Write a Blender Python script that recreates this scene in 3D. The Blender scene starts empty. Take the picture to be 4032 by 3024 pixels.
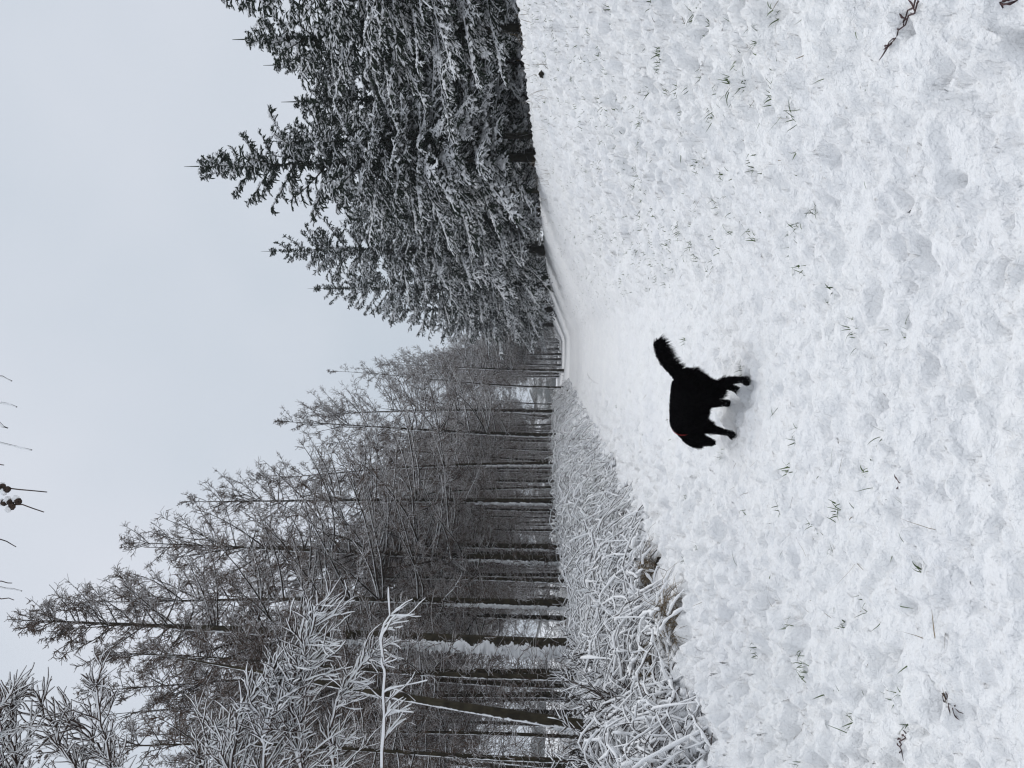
import bpy, math
import numpy as np
from mathutils import Matrix, Vector
from mathutils.bvhtree import BVHTree

# ------------------------------------------------------------------ camera
# The photograph was taken with the phone held upright and saved sideways:
# world up points to the LEFT of the picture, world right to its TOP.
EYE = 1.6
FPX = 739.6                       # focal length in pixels of the 1024 px long side
PITCH = math.atan((555 - 512) / FPX)
fwd = Vector((0, math.cos(PITCH), math.sin(PITCH)))
upv = Vector((0, -math.sin(PITCH), math.cos(PITCH)))
rgt = Vector((1, 0, 0))
sc = bpy.context.scene
col = sc.collection
cam_d = bpy.data.cameras.new('camera')
cam = bpy.data.objects.new('camera', cam_d)
col.objects.link(cam)
cam_d.sensor_fit = 'HORIZONTAL'
cam_d.sensor_width = 36.0
cam_d.lens = 26.0
cam_d.clip_start = 0.05
cam_d.clip_end = 3000
m = Matrix.Identity(4)
for i, c in enumerate((-upv, rgt, -fwd)):
    for k in range(3):
        m[k][i] = c[k]
m.translation = (0, 0, EYE)
cam.matrix_world = m
sc.camera = cam

# ------------------------------------------------------------------ sky, sun, exposure
SUN_EL, SUN_AZ = math.radians(66), math.radians(6)      # azimuth measured from +Y towards +X
w = bpy.data.worlds.new('World')
sc.world = w
w.use_nodes = True
nt = w.node_tree
nt.nodes.clear()
o_w = nt.nodes.new('ShaderNodeOutputWorld')
bg = nt.nodes.new('ShaderNodeBackground')
bg.inputs['Strength'].default_value = 0.1
sky = nt.nodes.new('ShaderNodeTexSky')
sky.sky_type = 'NISHITA'
sky.sun_disc = False
sky.sun_elevation = SUN_EL
sky.sun_rotation = SUN_AZ
sky.dust_density = 4.0
tc = nt.nodes.new('ShaderNodeTexCoord')
nz = nt.nodes.new('ShaderNodeTexNoise')
nz.inputs['Scale'].default_value = 2.2
nz.inputs['Detail'].default_value = 3
nt.links.new(tc.outputs['Generated'], nz.inputs['Vector'])
cl = nt.nodes.new('ShaderNodeValToRGB')                   # the cloud sheet
cl.color_ramp.elements[0].position = 0.3
cl.color_ramp.elements[0].color = (5.7, 6.4, 7.2, 1)
cl.color_ramp.elements[1].position = 0.75
cl.color_ramp.elements[1].color = (7.1, 7.45, 8.2, 1)
nt.links.new(nz.outputs['Fac'], cl.inputs['Fac'])
mx = nt.nodes.new('ShaderNodeMix')
mx.data_type = 'RGBA'
mx.inputs['Factor'].default_value = 0.985
nt.links.new(sky.outputs['Color'], mx.inputs['A'])
nt.links.new(cl.outputs['Color'], mx.inputs['B'])
nt.links.new(mx.outputs['Result'], bg.inputs['Color'])
nt.links.new(bg.outputs[0], o_w.inputs['Surface'])

sd = bpy.data.lights.new('sun', 'SUN')
sd.energy = 1.55
sd.angle = math.radians(60)
sd.color = (1.0, 0.98, 0.96)
sun = bpy.data.objects.new('sun', sd)
col.objects.link(sun)
sdir = Vector((math.sin(SUN_AZ) * math.cos(SUN_EL), math.cos(SUN_AZ) * math.cos(SUN_EL), math.sin(SUN_EL)))
sun.rotation_euler = sdir.to_track_quat('Z', 'Y').to_euler()
sun.location = (0, 0, 40)

vs = sc.view_settings
vs.view_transform = 'Standard'
vs.look = 'None'
vs.exposure = 0.0
vs.gamma = 1.0
sc.cycles.max_bounces = 4
sc.cycles.diffuse_bounces = 2
sc.cycles.glossy_bounces = 2
sc.cycles.transparent_max_bounces = 4
sc.cycles.volume_bounces = 0
sc.cycles.use_denoising = True
sc.cycles.denoising_prefilter = 'ACCURATE'
sc.cycles.filter_width = 1.25
sc.cycles.sample_clamp_indirect = 4.0

# ------------------------------------------------------------------ helpers
def at(u, v, y):
    """world point seen at upright pixel (u right, v down, 768 x 1024 frame) at distance y ahead"""
    d = fwd + rgt * ((u - 384) / FPX) - upv * ((v - 512) / FPX)
    d = d * (y / d.y)
    return np.array((d.x, d.y, d.z + EYE))

_perm = np.random.RandomState(7).permutation(4096)
def _h(i, j, seed):
    return _perm[(_perm[(i + seed * 131) & 4095] + j + seed * 17) & 4095]
def pn(x, y, seed=0):
    """2-D gradient noise, about -1..1"""
    x = np.asarray(x, float); y = np.asarray(y, float)
    i = np.floor(x).astype(np.int64); j = np.floor(y).astype(np.int64)
    fx = x - i; fy = y - j
    ux = fx * fx * fx * (fx * (fx * 6 - 15) + 10); uy = fy * fy * fy * (fy * (fy * 6 - 15) + 10)
    def g(a, b, dx, dy):
        an = _h(a, b, seed) * (2 * math.pi / 4096)
        return np.cos(an) * dx + np.sin(an) * dy
    n00 = g(i, j, fx, fy); n10 = g(i + 1, j, fx - 1, fy)
    n01 = g(i, j + 1, fx, fy - 1); n11 = g(i + 1, j + 1, fx - 1, fy - 1)
    return 1.5 * ((n00 * (1 - ux) + n10 * ux) * (1 - uy) + (n01 * (1 - ux) + n11 * ux) * uy)
def cells(x, y, seed=0):
    """distance to the nearest scattered point and that point's random value"""
    x = np.asarray(x, float); y = np.asarray(y, float)
    i = np.floor(x).astype(np.int64); j = np.floor(y).astype(np.int64)
    best = np.full(x.shape, 9.0); val = np.zeros(x.shape)
    for a in (-1, 0, 1):
        for b in (-1, 0, 1):
            h = _h(i + a, j + b, seed); h2 = _h(i + a, j + b, seed + 3); h3 = _h(i + a, j + b, seed + 5)
            px = i + a + 0.15 + 0.7 * h / 4096; py = j + b + 0.15 + 0.7 * h2 / 4096
            d = np.hypot(px - x, py - y)
            k = d < best
            best = np.where(k, d, best); val = np.where(k, h3 / 4096, val)
    return best, val
def sstep(a, b, x):
    t = np.clip((x - a) / (b - a), 0, 1)
    return t * t * (3 - 2 * t)

PATH = 0.0554                      # the path runs slightly to the right of straight ahead
_sx = np.linspace(-80, 80, 3201)
_sz = np.interp(_sx, [-80, -40, -20, -10, -6, -4.2, -3.0, -1, 0.3, 1.2, 2, 3, 4, 5, 6, 7, 9, 14, 30, 80],
                [2.6, 1.4, 0.8, 0.5, 0.4, 0.25, 0.04, 0, 0, 0.1, 0.36, 0.86, 1.38, 1.84, 2.13, 2.1, 1.75, 1.3, 1.2, 2])
_k = np.hanning(23); _k /= _k.sum()
_sz = np.convolve(np.pad(_sz, 11, mode='edge'), _k, mode='valid')
_qx = np.linspace(0, 12, 1201)
_qz = np.interp(_qx, [0, 0.08, 0.3, 0.6, 0.92, 1.0, 1.1, 1.35, 2.0, 4, 12], [0, 0, 0.21, 0.56, 0.95, 1.0, 0.985, 0.85, 0.62, 0.55, 0.7])
_qz = np.convolve(np.pad(_qz, 7, mode='edge'), np.hanning(15) / np.hanning(15).sum(), mode='valid')
_qz -= _qz[0]
def hbase(x, y):
    x = np.asarray(x, float); y = np.asarray(y, float)
    s = x - PATH * y
    rise = 0.0078 * (np.clip(y, 14, 135) - 14)            # the ride climbs gently
    crest = 6.0 - 4.5 * sstep(30, 135, y)                  # the bank closes in on the path far away
    top = 1.6 + 0.093 * crest - rise
    bank = top * np.interp(s / crest, _qx, _qz)
    z = rise + np.where(s > 0, bank, np.interp(s, _sx, _sz))
    z = z + 0.05 * pn(x / 2.3, y / 2.3, 1) * sstep(0.8, 2.5, np.abs(s))
    far = np.clip(y - 138, 0, None)
    return z - 0.02 * far ** 2 / (1 + 0.12 * far)
def hfull(x, y):
    x = np.asarray(x, float); y = np.asarray(y, float)
    s = x - PATH * y
    # the trodden strip is smooth, the tussocky verge is lumpy
    rough = 0.42 + 0.58 * np.maximum(sstep(0.75, 2.2, s + 0.4 * pn(x / 0.9, y / 0.9, 12)), sstep(0.7, 2.0, -s - 0.3 + 0.4 * pn(x / 0.8, y / 0.8, 13)))
    wx = x + 0.05 * pn(x / 0.22, y / 0.22, 20) + 0.02 * pn(x / 0.07, y / 0.07, 22)
    wy = y + 0.05 * pn(x / 0.22, y / 0.22, 21) + 0.02 * pn(x / 0.07, y / 0.07, 23)
    patch = 0.75 + 0.6 * pn(x / 1.1, y / 1.1, 24)                 # rougher and calmer patches
    n = 0.17 * (np.abs(pn(wx / 0.45, wy / 0.45, 2)) - 0.3)
    n += 0.11 * (np.abs(pn(wx / 0.19, wy / 0.19, 3)) - 0.3)
    # crumbly clumps: round heads with sharp creases between them
    d1, r1 = cells(wx / 0.15, wy / 0.15, 61); d2, r2 = cells(wx / 0.062, wy / 0.062, 64)
    f1, f2, f3 = sstep(34, 18, y), sstep(17, 8, y), sstep(80, 40, y)   # fine relief fades where the sheet is too coarse to hold it
    n = n * f3
    n += f1 * patch * (0.125 * (0.25 + 0.9 * r1) * (1 - np.clip(d1, 0, 0.9) ** 2 / 0.5) - 0.055)
    crumb = 0.044 * (0.2 + r2) * (1 - np.clip(d2, 0, 0.9) ** 2 / 0.45) - 0.012
    crumb = crumb * f2
    n += crumb
    d, r = cells(wx / 0.5, wy / 0.5, 8)
    n -= f3 * 0.12 * (r > 0.55) * (0.5 + r) * np.exp(-(d / (0.12 + 0.1 * r)) ** 2)
    dp, rp = cells(wx / 0.17, wy / 0.17, 9)
    n -= f1 * 0.15 * (rp > 0.58) * np.exp(-(dp / 0.22) ** 2)           # small pits
    z = rough * n + (1 - rough) * 0.6 * crumb + 0.012 * pn(x / 0.5, y / 0.3, 6) + 0.006 * pn(x / 0.09, y / 0.09, 7)
    # shallow wheel track / boot line along the path and a ridge of pushed-up snow beside it
    z += 0.03 * np.exp(-((s - 1.15 + 0.1 * pn(y / 1.1, x * 0 + 3, 9)) / 0.22) ** 2)
    z -= 0.03 * np.exp(-((s - 0.75 + 0.12 * pn(y / 1.3, x * 0 + 5, 10)) / 0.2) ** 2)
    return hbase(x, y) + z + 0.065

class MB:
    """collects arrays of vertices and quads / triangles into one mesh"""
    def __init__(self): self.v = []; self.f3 = []; self.f4 = []; self.n = 0
    def add(self, v, f):
        v = np.asarray(v, float).reshape(-1, 3); f = np.asarray(f, np.int64)
        if len(f) == 0: return self
        (self.f3 if f.shape[1] == 3 else self.f4).append(f + self.n)
        self.v.append(v); self.n += len(v)
        return self
    def mesh(self, name, smooth=False):
        me = bpy.data.meshes.new(name)
        v = np.concatenate(self.v)
        f3 = np.concatenate(self.f3) if self.f3 else np.zeros((0, 3), np.int64)
        f4 = np.concatenate(self.f4) if self.f4 else np.zeros((0, 4), np.int64)
        me.vertices.add(len(v)); me.vertices.foreach_set('co', v.astype(np.float32).ravel())
        idx = np.concatenate([f3.ravel(), f4.ravel()]).astype(np.int32)
        tot = np.concatenate([np.full(len(f3), 3), np.full(len(f4), 4)]).astype(np.int32)
        st = np.concatenate([[0], np.cumsum(tot)[:-1]]).astype(np.int32)
        me.loops.add(len(idx)); me.loops.foreach_set('vertex_index', idx)
        me.polygons.add(len(tot)); me.polygons.foreach_set('loop_start', st); me.polygons.foreach_set('loop_total', tot)
        if smooth: me.polygons.foreach_set('use_smooth', np.ones(len(tot), bool))
        me.update(calc_edges=True)
        return me
    STUFF = ('branches', 'crown', 'dead_twigs', 'stems', 'snow_load', 'side_shoots', 'twigs', 'blades', 'coat', 'bough')
    def build(self, name, mat, parent=None, smooth=False, loc=None):
        me = self.mesh(name, smooth)
        me.materials.append(mat)
        o = bpy.data.objects.new(name, me)
        col.objects.link(o)
        o.parent = parent
        if loc is not None: o.location = loc
        if name in self.STUFF: o['kind'] = 'stuff'
        return o

def nrm(a):
    return a / np.maximum(np.linalg.norm(a, axis=-1, keepdims=True), 1e-9)
def tubes(P, R, n=4, flat=1.0):
    """tubes along N polylines of K points; flat < 1 squashes them vertically"""
    P = np.asarray(P, float); R = np.asarray(R, float)
    N, K = P.shape[:2]
    T = np.gradient(P, axis=1); T = nrm(T)
    ref = np.where(np.abs(T[..., 2:3]) > 0.9, np.array([1., 0, 0]), np.array([0, 0, 1.]))
    A = nrm(np.cross(T, ref)); B = np.cross(A, T)
    an = np.arange(n) * 2 * math.pi / n + math.pi / n
    off = A[:, :, None] * np.cos(an)[None, None, :, None] + B[:, :, None] * (np.sin(an) * flat)[None, None, :, None]
    V = P[:, :, None] + off * R[:, :, None, None]
    base = (np.arange(N) * K * n)[:, None, None]
    k = (np.arange(K - 1) * n)[None, :, None]; j = np.arange(n)[None, None]; j2 = (j + 1) % n
    F = np.stack([base + k + j, base + k + j2, base + k + n + j2, base + k + n + j], -1).reshape(-1, 4)
    return V.reshape(-1, 3), F
def grow(p0, d0, L, K, bend, wig, rng):
    """N polylines that start at p0 along d0; bend adds to the upward part of the direction over the length"""
    N = len(p0)
    P = np.zeros((N, K, 3)); P[:, 0] = p0
    d = nrm(np.asarray(d0, float)).copy()
    L = np.broadcast_to(L, (N,)); bend = np.broadcast_to(bend, (N,))
    for k in range(1, K):
        P[:, k] = P[:, k - 1] + d * (L / (K - 1))[:, None]
        d = d + rng.normal(0, wig, (N, 3)); d[:, 2] += bend / (K - 1)
        d = nrm(d)
    return P
def along(P, idx, t):
    """points and directions at parameters t on polylines idx"""
    K = P.shape[1]
    f = np.clip(t, 0, 0.9999) * (K - 1); i = f.astype(int); a = (f - i)[:, None]
    p = P[idx, i] * (1 - a) + P[idx, i + 1] * a
    return p, nrm(P[idx, i + 1] - P[idx, i])
def sidedir(T, ang, roll):
    ref = np.where(np.abs(T[:, 2:3]) > 0.92, np.array([1., 0, 0]), np.array([0, 0, 1.]))
    A = nrm(np.cross(T, ref)); B = np.cross(A, T)
    side = A * np.cos(roll)[:, None] + B * np.sin(roll)[:, None]
    return T * np.cos(ang)[:, None] + side * np.sin(ang)[:, None]
def taper(N, K, r0, r1):
    t = np.linspace(0, 1, K)[None]
    return np.broadcast_to(r0, (N,))[:, None] * (1 - t) + np.broadcast_to(r1, (N,))[:, None] * t

def tag(o, label=None, cat=None, group=None, kind=None):
    if label: o['label'] = label
    if cat: o['category'] = cat
    if group: o['group'] = group
    if kind: o['kind'] = kind
    return o
def empty(name, loc=(0, 0, 0), rz=0.0):
    o = bpy.data.objects.new(name, None)
    col.objects.link(o)
    o.empty_display_size = 0.2
    o.location = tuple(float(c) for c in loc); o.rotation_euler = (0, 0, rz)
    return o

# ------------------------------------------------------------------ materials
def mat(name):
    ma = bpy.data.materials.new(name); ma.use_nodes = True
    t = ma.node_tree
    return ma, t, t.nodes['Principled BSDF']
def node(t, typ, **kw):
    n = t.nodes.new(typ)
    for k, v in kw.items():
        if k in n.inputs.keys() if hasattr(n.inputs, 'keys') else False: n.inputs[k].default_value = v
        else: setattr(n, k, v)
    return n
SNOW = (0.86, 0.868, 0.885, 1)
def snow_mat(name, scale=1.0, bump=0.35):
    ma, t, b = mat(name)
    b.inputs['Roughness'].default_value = 0.75
    b.inputs['Specular IOR Level'].default_value = 0.25
    co = node(t, 'ShaderNodeNewGeometry')
    n1 = node(t, 'ShaderNodeTexNoise', Scale=28.0 * scale, Detail=5.0, Roughness=0.62)
    n2 = node(t, 'ShaderNodeTexNoise', Scale=0.7, Detail=3.0)
    t.links.new(co.outputs['Position'], n1.inputs['Vector']); t.links.new(co.outputs['Position'], n2.inputs['Vector'])
    cr = node(t, 'ShaderNodeValToRGB')
    cr.color_ramp.elements[0].position = 0.3; cr.color_ramp.elements[0].color = (0.83, 0.838, 0.858, 1)
    cr.color_ramp.elements[1].position = 0.7; cr.color_ramp.elements[1].color = (0.885, 0.89, 0.895, 1)
    t.links.new(n2.outputs['Fac'], cr.inputs['Fac'])
    t.links.new(cr.outputs['Color'], b.inputs['Base Color'])
    bp = node(t, 'ShaderNodeBump', Strength=bump, Distance=0.03)
    n3 = node(t, 'ShaderNodeTexNoise', Scale=6.5 * scale, Detail=4.0, Roughness=0.6)
    t.links.new(co.outputs['Position'], n3.inputs['Vector'])
    bp2 = node(t, 'ShaderNodeBump', Strength=bump * 0.6, Distance=0.09)
    t.links.new(n3.outputs['Fac'], bp2.inputs['Height']); t.links.new(bp2.outputs['Normal'], bp.inputs['Normal'])
    t.links.new(n1.outputs['Fac'], bp.inputs['Height']); t.links.new(bp.outputs['Normal'], b.inputs['Normal'])
    return ma
def snowed_mat(name, c0, c1, direction, lo, hi, nscale, namp, base_scale=6.0, rough=0.85):
    """bark, twigs or needles with snow lying where the surface faces `direction`"""
    ma, t, b = mat(name)
    b.inputs['Roughness'].default_value = rough
    b.inputs['Specular IOR Level'].default_value = 0.15
    g = node(t, 'ShaderNodeNewGeometry')
    n0 = node(t, 'ShaderNodeTexNoise', Scale=base_scale, Detail=4.0)
    n1 = node(t, 'ShaderNodeTexNoise', Scale=nscale, Detail=3.0, Roughness=0.6)
    t.links.new(g.outputs['Position'], n0.inputs['Vector']); t.links.new(g.outputs['Position'], n1.inputs['Vector'])
    m0 = node(t, 'ShaderNodeMix', data_type='RGBA')
    m0.inputs['A'].default_value = (*c0, 1); m0.inputs['B'].default_value = (*c1, 1)
    mr0 = node(t, 'ShaderNodeMapRange'); mr0.inputs['From Min'].default_value = 0.35; mr0.inputs['From Max'].default_value = 0.65
    t.links.new(n0.outputs['Fac'], mr0.inputs['Value']); t.links.new(mr0.outputs['Result'], m0.inputs['Factor'])
    dp = node(t, 'ShaderNodeVectorMath', operation='DOT_PRODUCT')
    dp.inputs[1].default_value = Vector(direction).normalized()
    t.links.new(g.outputs['Normal'], dp.inputs[0])
    ad = node(t, 'ShaderNodeMath', operation='MULTIPLY_ADD')
    ad.inputs[1].default_value = namp
    t.links.new(n1.outputs['Fac'], ad.inputs[0]); t.links.new(dp.outputs['Value'], ad.inputs[2])
    mr = node(t, 'ShaderNodeMapRange', interpolation_type='SMOOTHSTEP')
    mr.inputs['From Min'].default_value = lo + namp * 0.5; mr.inputs['From Max'].default_value = hi + namp * 0.5
    t.links.new(ad.outputs[0], mr.inputs['Value'])
    m1 = node(t, 'ShaderNodeMix', data_type='RGBA')
    m1.inputs['B'].default_value = SNOW
    t.links.new(m0.outputs['Result'], m1.inputs['A']); t.links.new(mr.outputs['Result'], m1.inputs['Factor'])
    t.links.new(m1.outputs['Result'], b.inputs['Base Color'])
    return ma
def plain_mat(name, c0, c1, scale=12.0, rough=0.8, spec=0.2):
    ma, t, b = mat(name)
    b.inputs['Roughness'].default_value = rough
    b.inputs['Specular IOR Level'].default_value = spec
    g = node(t, 'ShaderNodeNewGeometry')
    n0 = node(t, 'ShaderNodeTexNoise', Scale=scale, Detail=3.0)
    t.links.new(g.outputs['Position'], n0.inputs['Vector'])
    cr = node(t, 'ShaderNodeValToRGB')
    cr.color_ramp.elements[0].position = 0.35; cr.color_ramp.elements[0].color = (*c0, 1)
    cr.color_ramp.elements[1].position = 0.65; cr.color_ramp.elements[1].color = (*c1, 1)
    t.links.new(n0.outputs['Fac'], cr.inputs['Fac']); t.links.new(cr.outputs['Color'], b.inputs['Base Color'])
    return ma
M = dict(
    ground=snow_mat('snow_cover', 1.0, 0.8),
    snow=snow_mat('lying_snow', 1.4, 0.3),
    tree_snow=plain_mat('fresh_tree_snow', (0.88, 0.89, 0.91), (0.91, 0.915, 0.93), 3.0, 0.8, 0.2),
    bark=snowed_mat('larch_bark', (0.022, 0.018, 0.012), (0.05, 0.042, 0.026), (-0.82, -0.5, 0.25), 0.72, 0.86, 7.0, 1.1),
    twig=snowed_mat('larch_twig', (0.060, 0.041, 0.031), (0.115, 0.078, 0.058), (-0.1, -0.05, 1), 0.42, 0.66, 0.8, 2.2),
    limb=snowed_mat('larch_limb', (0.020, 0.016, 0.012), (0.045, 0.034, 0.025), (-0.1, -0.2, 1), 0.22, 0.5, 1.0, 1.6),
    frost=snowed_mat('frosted_twig', (0.04, 0.034, 0.028), (0.075, 0.06, 0.05), (-0.2, -0.5, 1), 0.05, 0.4, 2.5, 0.9),
    stem=plain_mat('dark_stem', (0.03, 0.02, 0.018), (0.075, 0.05, 0.04)),
    sbark=snowed_mat('spruce_bark', (0.016, 0.015, 0.011), (0.035, 0.032, 0.022), (-0.5, -0.3, 0.8), 0.75, 0.95, 9.0, 0.5),
    needle=snowed_mat('spruce_needles', (0.013, 0.022, 0.015), (0.028, 0.042, 0.027), (-0.1, -0.25, 1), 0.80, 1.0, 1.2, 1.0),
    litter=snowed_mat('bramble_litter', (0.03, 0.02, 0.014), (0.09, 0.06, 0.04), (0, 0, 1), 0.40, 0.62, 2.0, 1.8),
    grass=plain_mat('green_grass', (0.035, 0.06, 0.02), (0.09, 0.13, 0.045), 5.0),
    straw=plain_mat('dead_grass', (0.10, 0.075, 0.045), (0.26, 0.20, 0.13), 5.0),
    weed=plain_mat('dry_weed', (0.035, 0.02, 0.022), (0.10, 0.06, 0.06), 30.0),
    fur=plain_mat('black_fur', (0.0022, 0.0022, 0.0025), (0.005, 0.0045, 0.005), 30.0, 1.0, 0.0),
    red=plain_mat('red_webbing', (0.20, 0.012, 0.012), (0.30, 0.02, 0.02), 40.0),
    cone=plain_mat('larch_cone', (0.022, 0.015, 0.012), (0.06, 0.04, 0.03), 60.0),
    dark_brown=plain_mat('near_black_brown', (0.008, 0.006, 0.005), (0.035, 0.026, 0.018), 30.0),  # near-black brown for the tussock insides and the blob on the bank
    hill=snowed_mat('far_wood', (0.03, 0.035, 0.035), (0.07, 0.075, 0.07), (0, 0, 1), 0.9, 1.1, 0.08, 0.9, 0.05),
)

# ------------------------------------------------------------------ ground
def build_ground():
    near = 1.2 * np.exp(np.arange(0, 900) * 0.0052)             # to about 130 m, finer towards the camera
    ys = np.concatenate([np.linspace(-25, 1.1, 36), near, np.linspace(near[-1] + 4, 400, 40)])
    core = np.linspace(-0.56, 0.56, 330)
    tx = np.concatenate([-np.geomspace(1.15, 0.575, 24), core, np.geomspace(0.575, 1.15, 24)])
    Y, T = np.meshgrid(ys, tx, indexing='ij')
    X = T * (np.maximum(Y, 0) + 1.4 + 25 * np.clip(np.abs(T) - 0.57, 0, None))
    Z = hfull(X, Y)
    Z = np.where(Y > 140, Z, Z)
    nR, nC = Y.shape
    i = np.arange(nR - 1)[:, None] * nC; j = np.arange(nC - 1)[None]
    F = np.stack([i + j, i + j + 1, i + nC + j + 1, i + nC + j], -1).reshape(-1, 4)
    o = MB().add(np.stack([X, Y, Z], -1), F).build('snow_ground', M['ground'], smooth=True)
    tag(o, 'lumpy white snow covering the ride and the verges', kind='structure')
build_ground()

def build_hills():
    x = np.linspace(-420, 440, 160); y = np.linspace(190, 400, 30)
    Y, X = np.meshgrid(y, x, indexing='ij')
    Z = -25 + 36 * np.exp(-((Y - 330) / 70) ** 2) + 5 * pn(X / 90, Y / 90, 31) + 2.2 * pn(X / 14, Y / 14, 32) + 1.2 * np.abs(pn(X / 5, Y / 5, 33))
    nR, nC = Y.shape
    i = np.arange(nR - 1)[:, None] * nC; j = np.arange(nC - 1)[None]
    F = np.stack([i + j, i + j + 1, i + nC + j + 1, i + nC + j], -1).reshape(-1, 4)
    tag(MB().add(np.stack([X, Y, Z], -1), F).build('hills', M['hill'], smooth=True), kind='structure')
build_hills()

# ------------------------------------------------------------------ larches
def trunk_path(H, lean, wob, rng, K=14):
    t = np.linspace(0, 1, K)
    ph = rng.uniform(0, 6.28, 4)
    x = lean[0] * H * t + wob * (np.sin(ph[0] + 3.3 * t) - np.sin(ph[0])) * t
    y = lean[1] * H * t + wob * (np.sin(ph[1] + 3.9 * t) - np.sin(ph[1])) * t
    return np.stack([x, y, H * t], -1)[None]
def larch_meshes(seed, H=16.0, r0=0.2, lean=(0, 0), crown=0.35, spread=3.2, nb=60, nsec=15, nter=5, dead=60, wob=0.18, side=(0, 0), tw=1.0):
    rng = np.random.RandomState(seed)
    TP = trunk_path(H, lean, wob, rng)
    tt = np.linspace(0, 1, 14)
    TR = (r0 * (1 - tt) ** 1.05 + 0.010)[None]; TR[0, 0] *= 1.25
    tr = MB().add(*tubes(TP, TR, 10))
    # living branches
    t = np.sort(crown + (1 - crown) * rng.uniform(0, 1, nb) ** 0.9)
    p, T = along(TP, np.zeros(nb, int), t)
    az = rng.uniform(0, 2 * math.pi, nb)
    rel = (t - crown) / (1 - crown)
    el = np.radians(-2 + 48 * rel ** 1.5 + rng.normal(0, 11, nb))
    L = spread * (0.07 + 1.05 * (1 - rel) ** 0.9 * np.minimum(1, 0.55 + rel * 2.2)) * rng.uniform(0.65, 1.15, nb)
    d = np.stack([np.cos(az) * np.cos(el), np.sin(az) * np.cos(el), np.sin(el)], -1)
    L = L * (1 + 0.5 * np.clip(d[:, 0] * side[0] + d[:, 1] * side[1], -0.7, 1.5))
    B = grow(p, d, L, 8, rng.uniform(0.15, 0.75, nb), 0.05, rng)
    br = MB().add(*tubes(B, taper(nb, 8, 0.009 + 0.0085 * L, 0.007), 5))
    # secondary twigs, many of them hanging
    nsb = np.maximum(4, (1.55 * nsec * (L / L.max()) ** 0.75).astype(int))
    idx = np.repeat(np.arange(nb), nsb); n2 = len(idx)
    ts = rng.uniform(0.14, 1, n2)
    p2, T2 = along(B, idx, ts)
    roll = np.where(rng.rand(n2) < 0.5, 0, math.pi) + rng.normal(-0.25, 0.7, n2) * np.where(rng.rand(n2) < 0.5, 1, -1)
    d2 = sidedir(T2, np.radians(rng.uniform(25, 60, n2)), roll)
    L2 = (0.12 + 0.34 * L[idx] * (1 - 0.88 * ts)) * rng.uniform(0.45, 1.15, n2)
    S = grow(p2, d2, L2, 4, rng.normal(-0.15, 0.4, n2), 0.10, rng)
    cr = MB().add(*tubes(S, taper(n2, 4, 0.013 * tw, 0.007 * tw), 3))
    # fine twiglets and spurs
    idx3 = np.repeat(np.arange(n2), nter); n3 = len(idx3)
    t3 = rng.uniform(0.1, 1, n3)
    p3, T3 = along(S, idx3, t3)
    d3 = sidedir(T3, np.radians(rng.uniform(25, 65, n3)), rng.uniform(0, 6.28, n3))
    d3[:, 2] -= 0.30
    L3 = rng.uniform(0.08, 0.26, n3) * np.clip(0.4 + 0.35 * L[idx[idx3]], 0.45, 1)
    Q = grow(p3, d3, L3, 3, rng.normal(0, 0.5, n3), 0.15, rng)
    cr.add(*tubes(Q, taper(n3, 3, 0.0085 * tw, 0.006 * tw), 3))
    # dead lower twigs on the bare stem
    de = MB()
    if dead:
        td = rng.uniform(0.05, crown + 0.2, dead)
        pd, _ = along(TP, np.zeros(dead, int), td)
        az = rng.uniform(0, 6.28, dead); el = np.radians(rng.normal(10, 22, dead))
        dd = np.stack([np.cos(az) * np.cos(el), np.sin(az) * np.cos(el), np.sin(el)], -1)
        D = grow(pd, dd, rng.uniform(0.4, 1.7, dead), 6, rng.normal(-0.5, 0.5, dead), 0.12, rng)
        de.add(*tubes(D, taper(dead, 6, 0.013, 0.006), 3))
        ix = np.repeat(np.arange(dead), 4)
        pe, Te = along(D, ix, rng.uniform(0.25, 1, len(ix)))
        E = grow(pe, sidedir(Te, np.radians(rng.uniform(30, 70, len(ix))), rng.uniform(0, 6.28, len(ix))), rng.uniform(0.15, 0.5, len(ix)), 3, -0.2, 0.15, rng)
        de.add(*tubes(E, taper(len(ix), 3, 0.008, 0.005), 3))
    me = dict(trunk=tr.mesh('trunk', True), branches=br.mesh('branches', True), crown=cr.mesh('crown'))
    me['trunk'].materials.append(M['bark']); me['branches'].materials.append(M['limb']); me['crown'].materials.append(M['twig'])
    if dead:
        me['dead_twigs'] = de.mesh('dead_twigs'); me['dead_twigs'].materials.append(M['twig'])
    return dict(H=H, parts=me, TP=TP[0], TR=TR[0])
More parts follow.
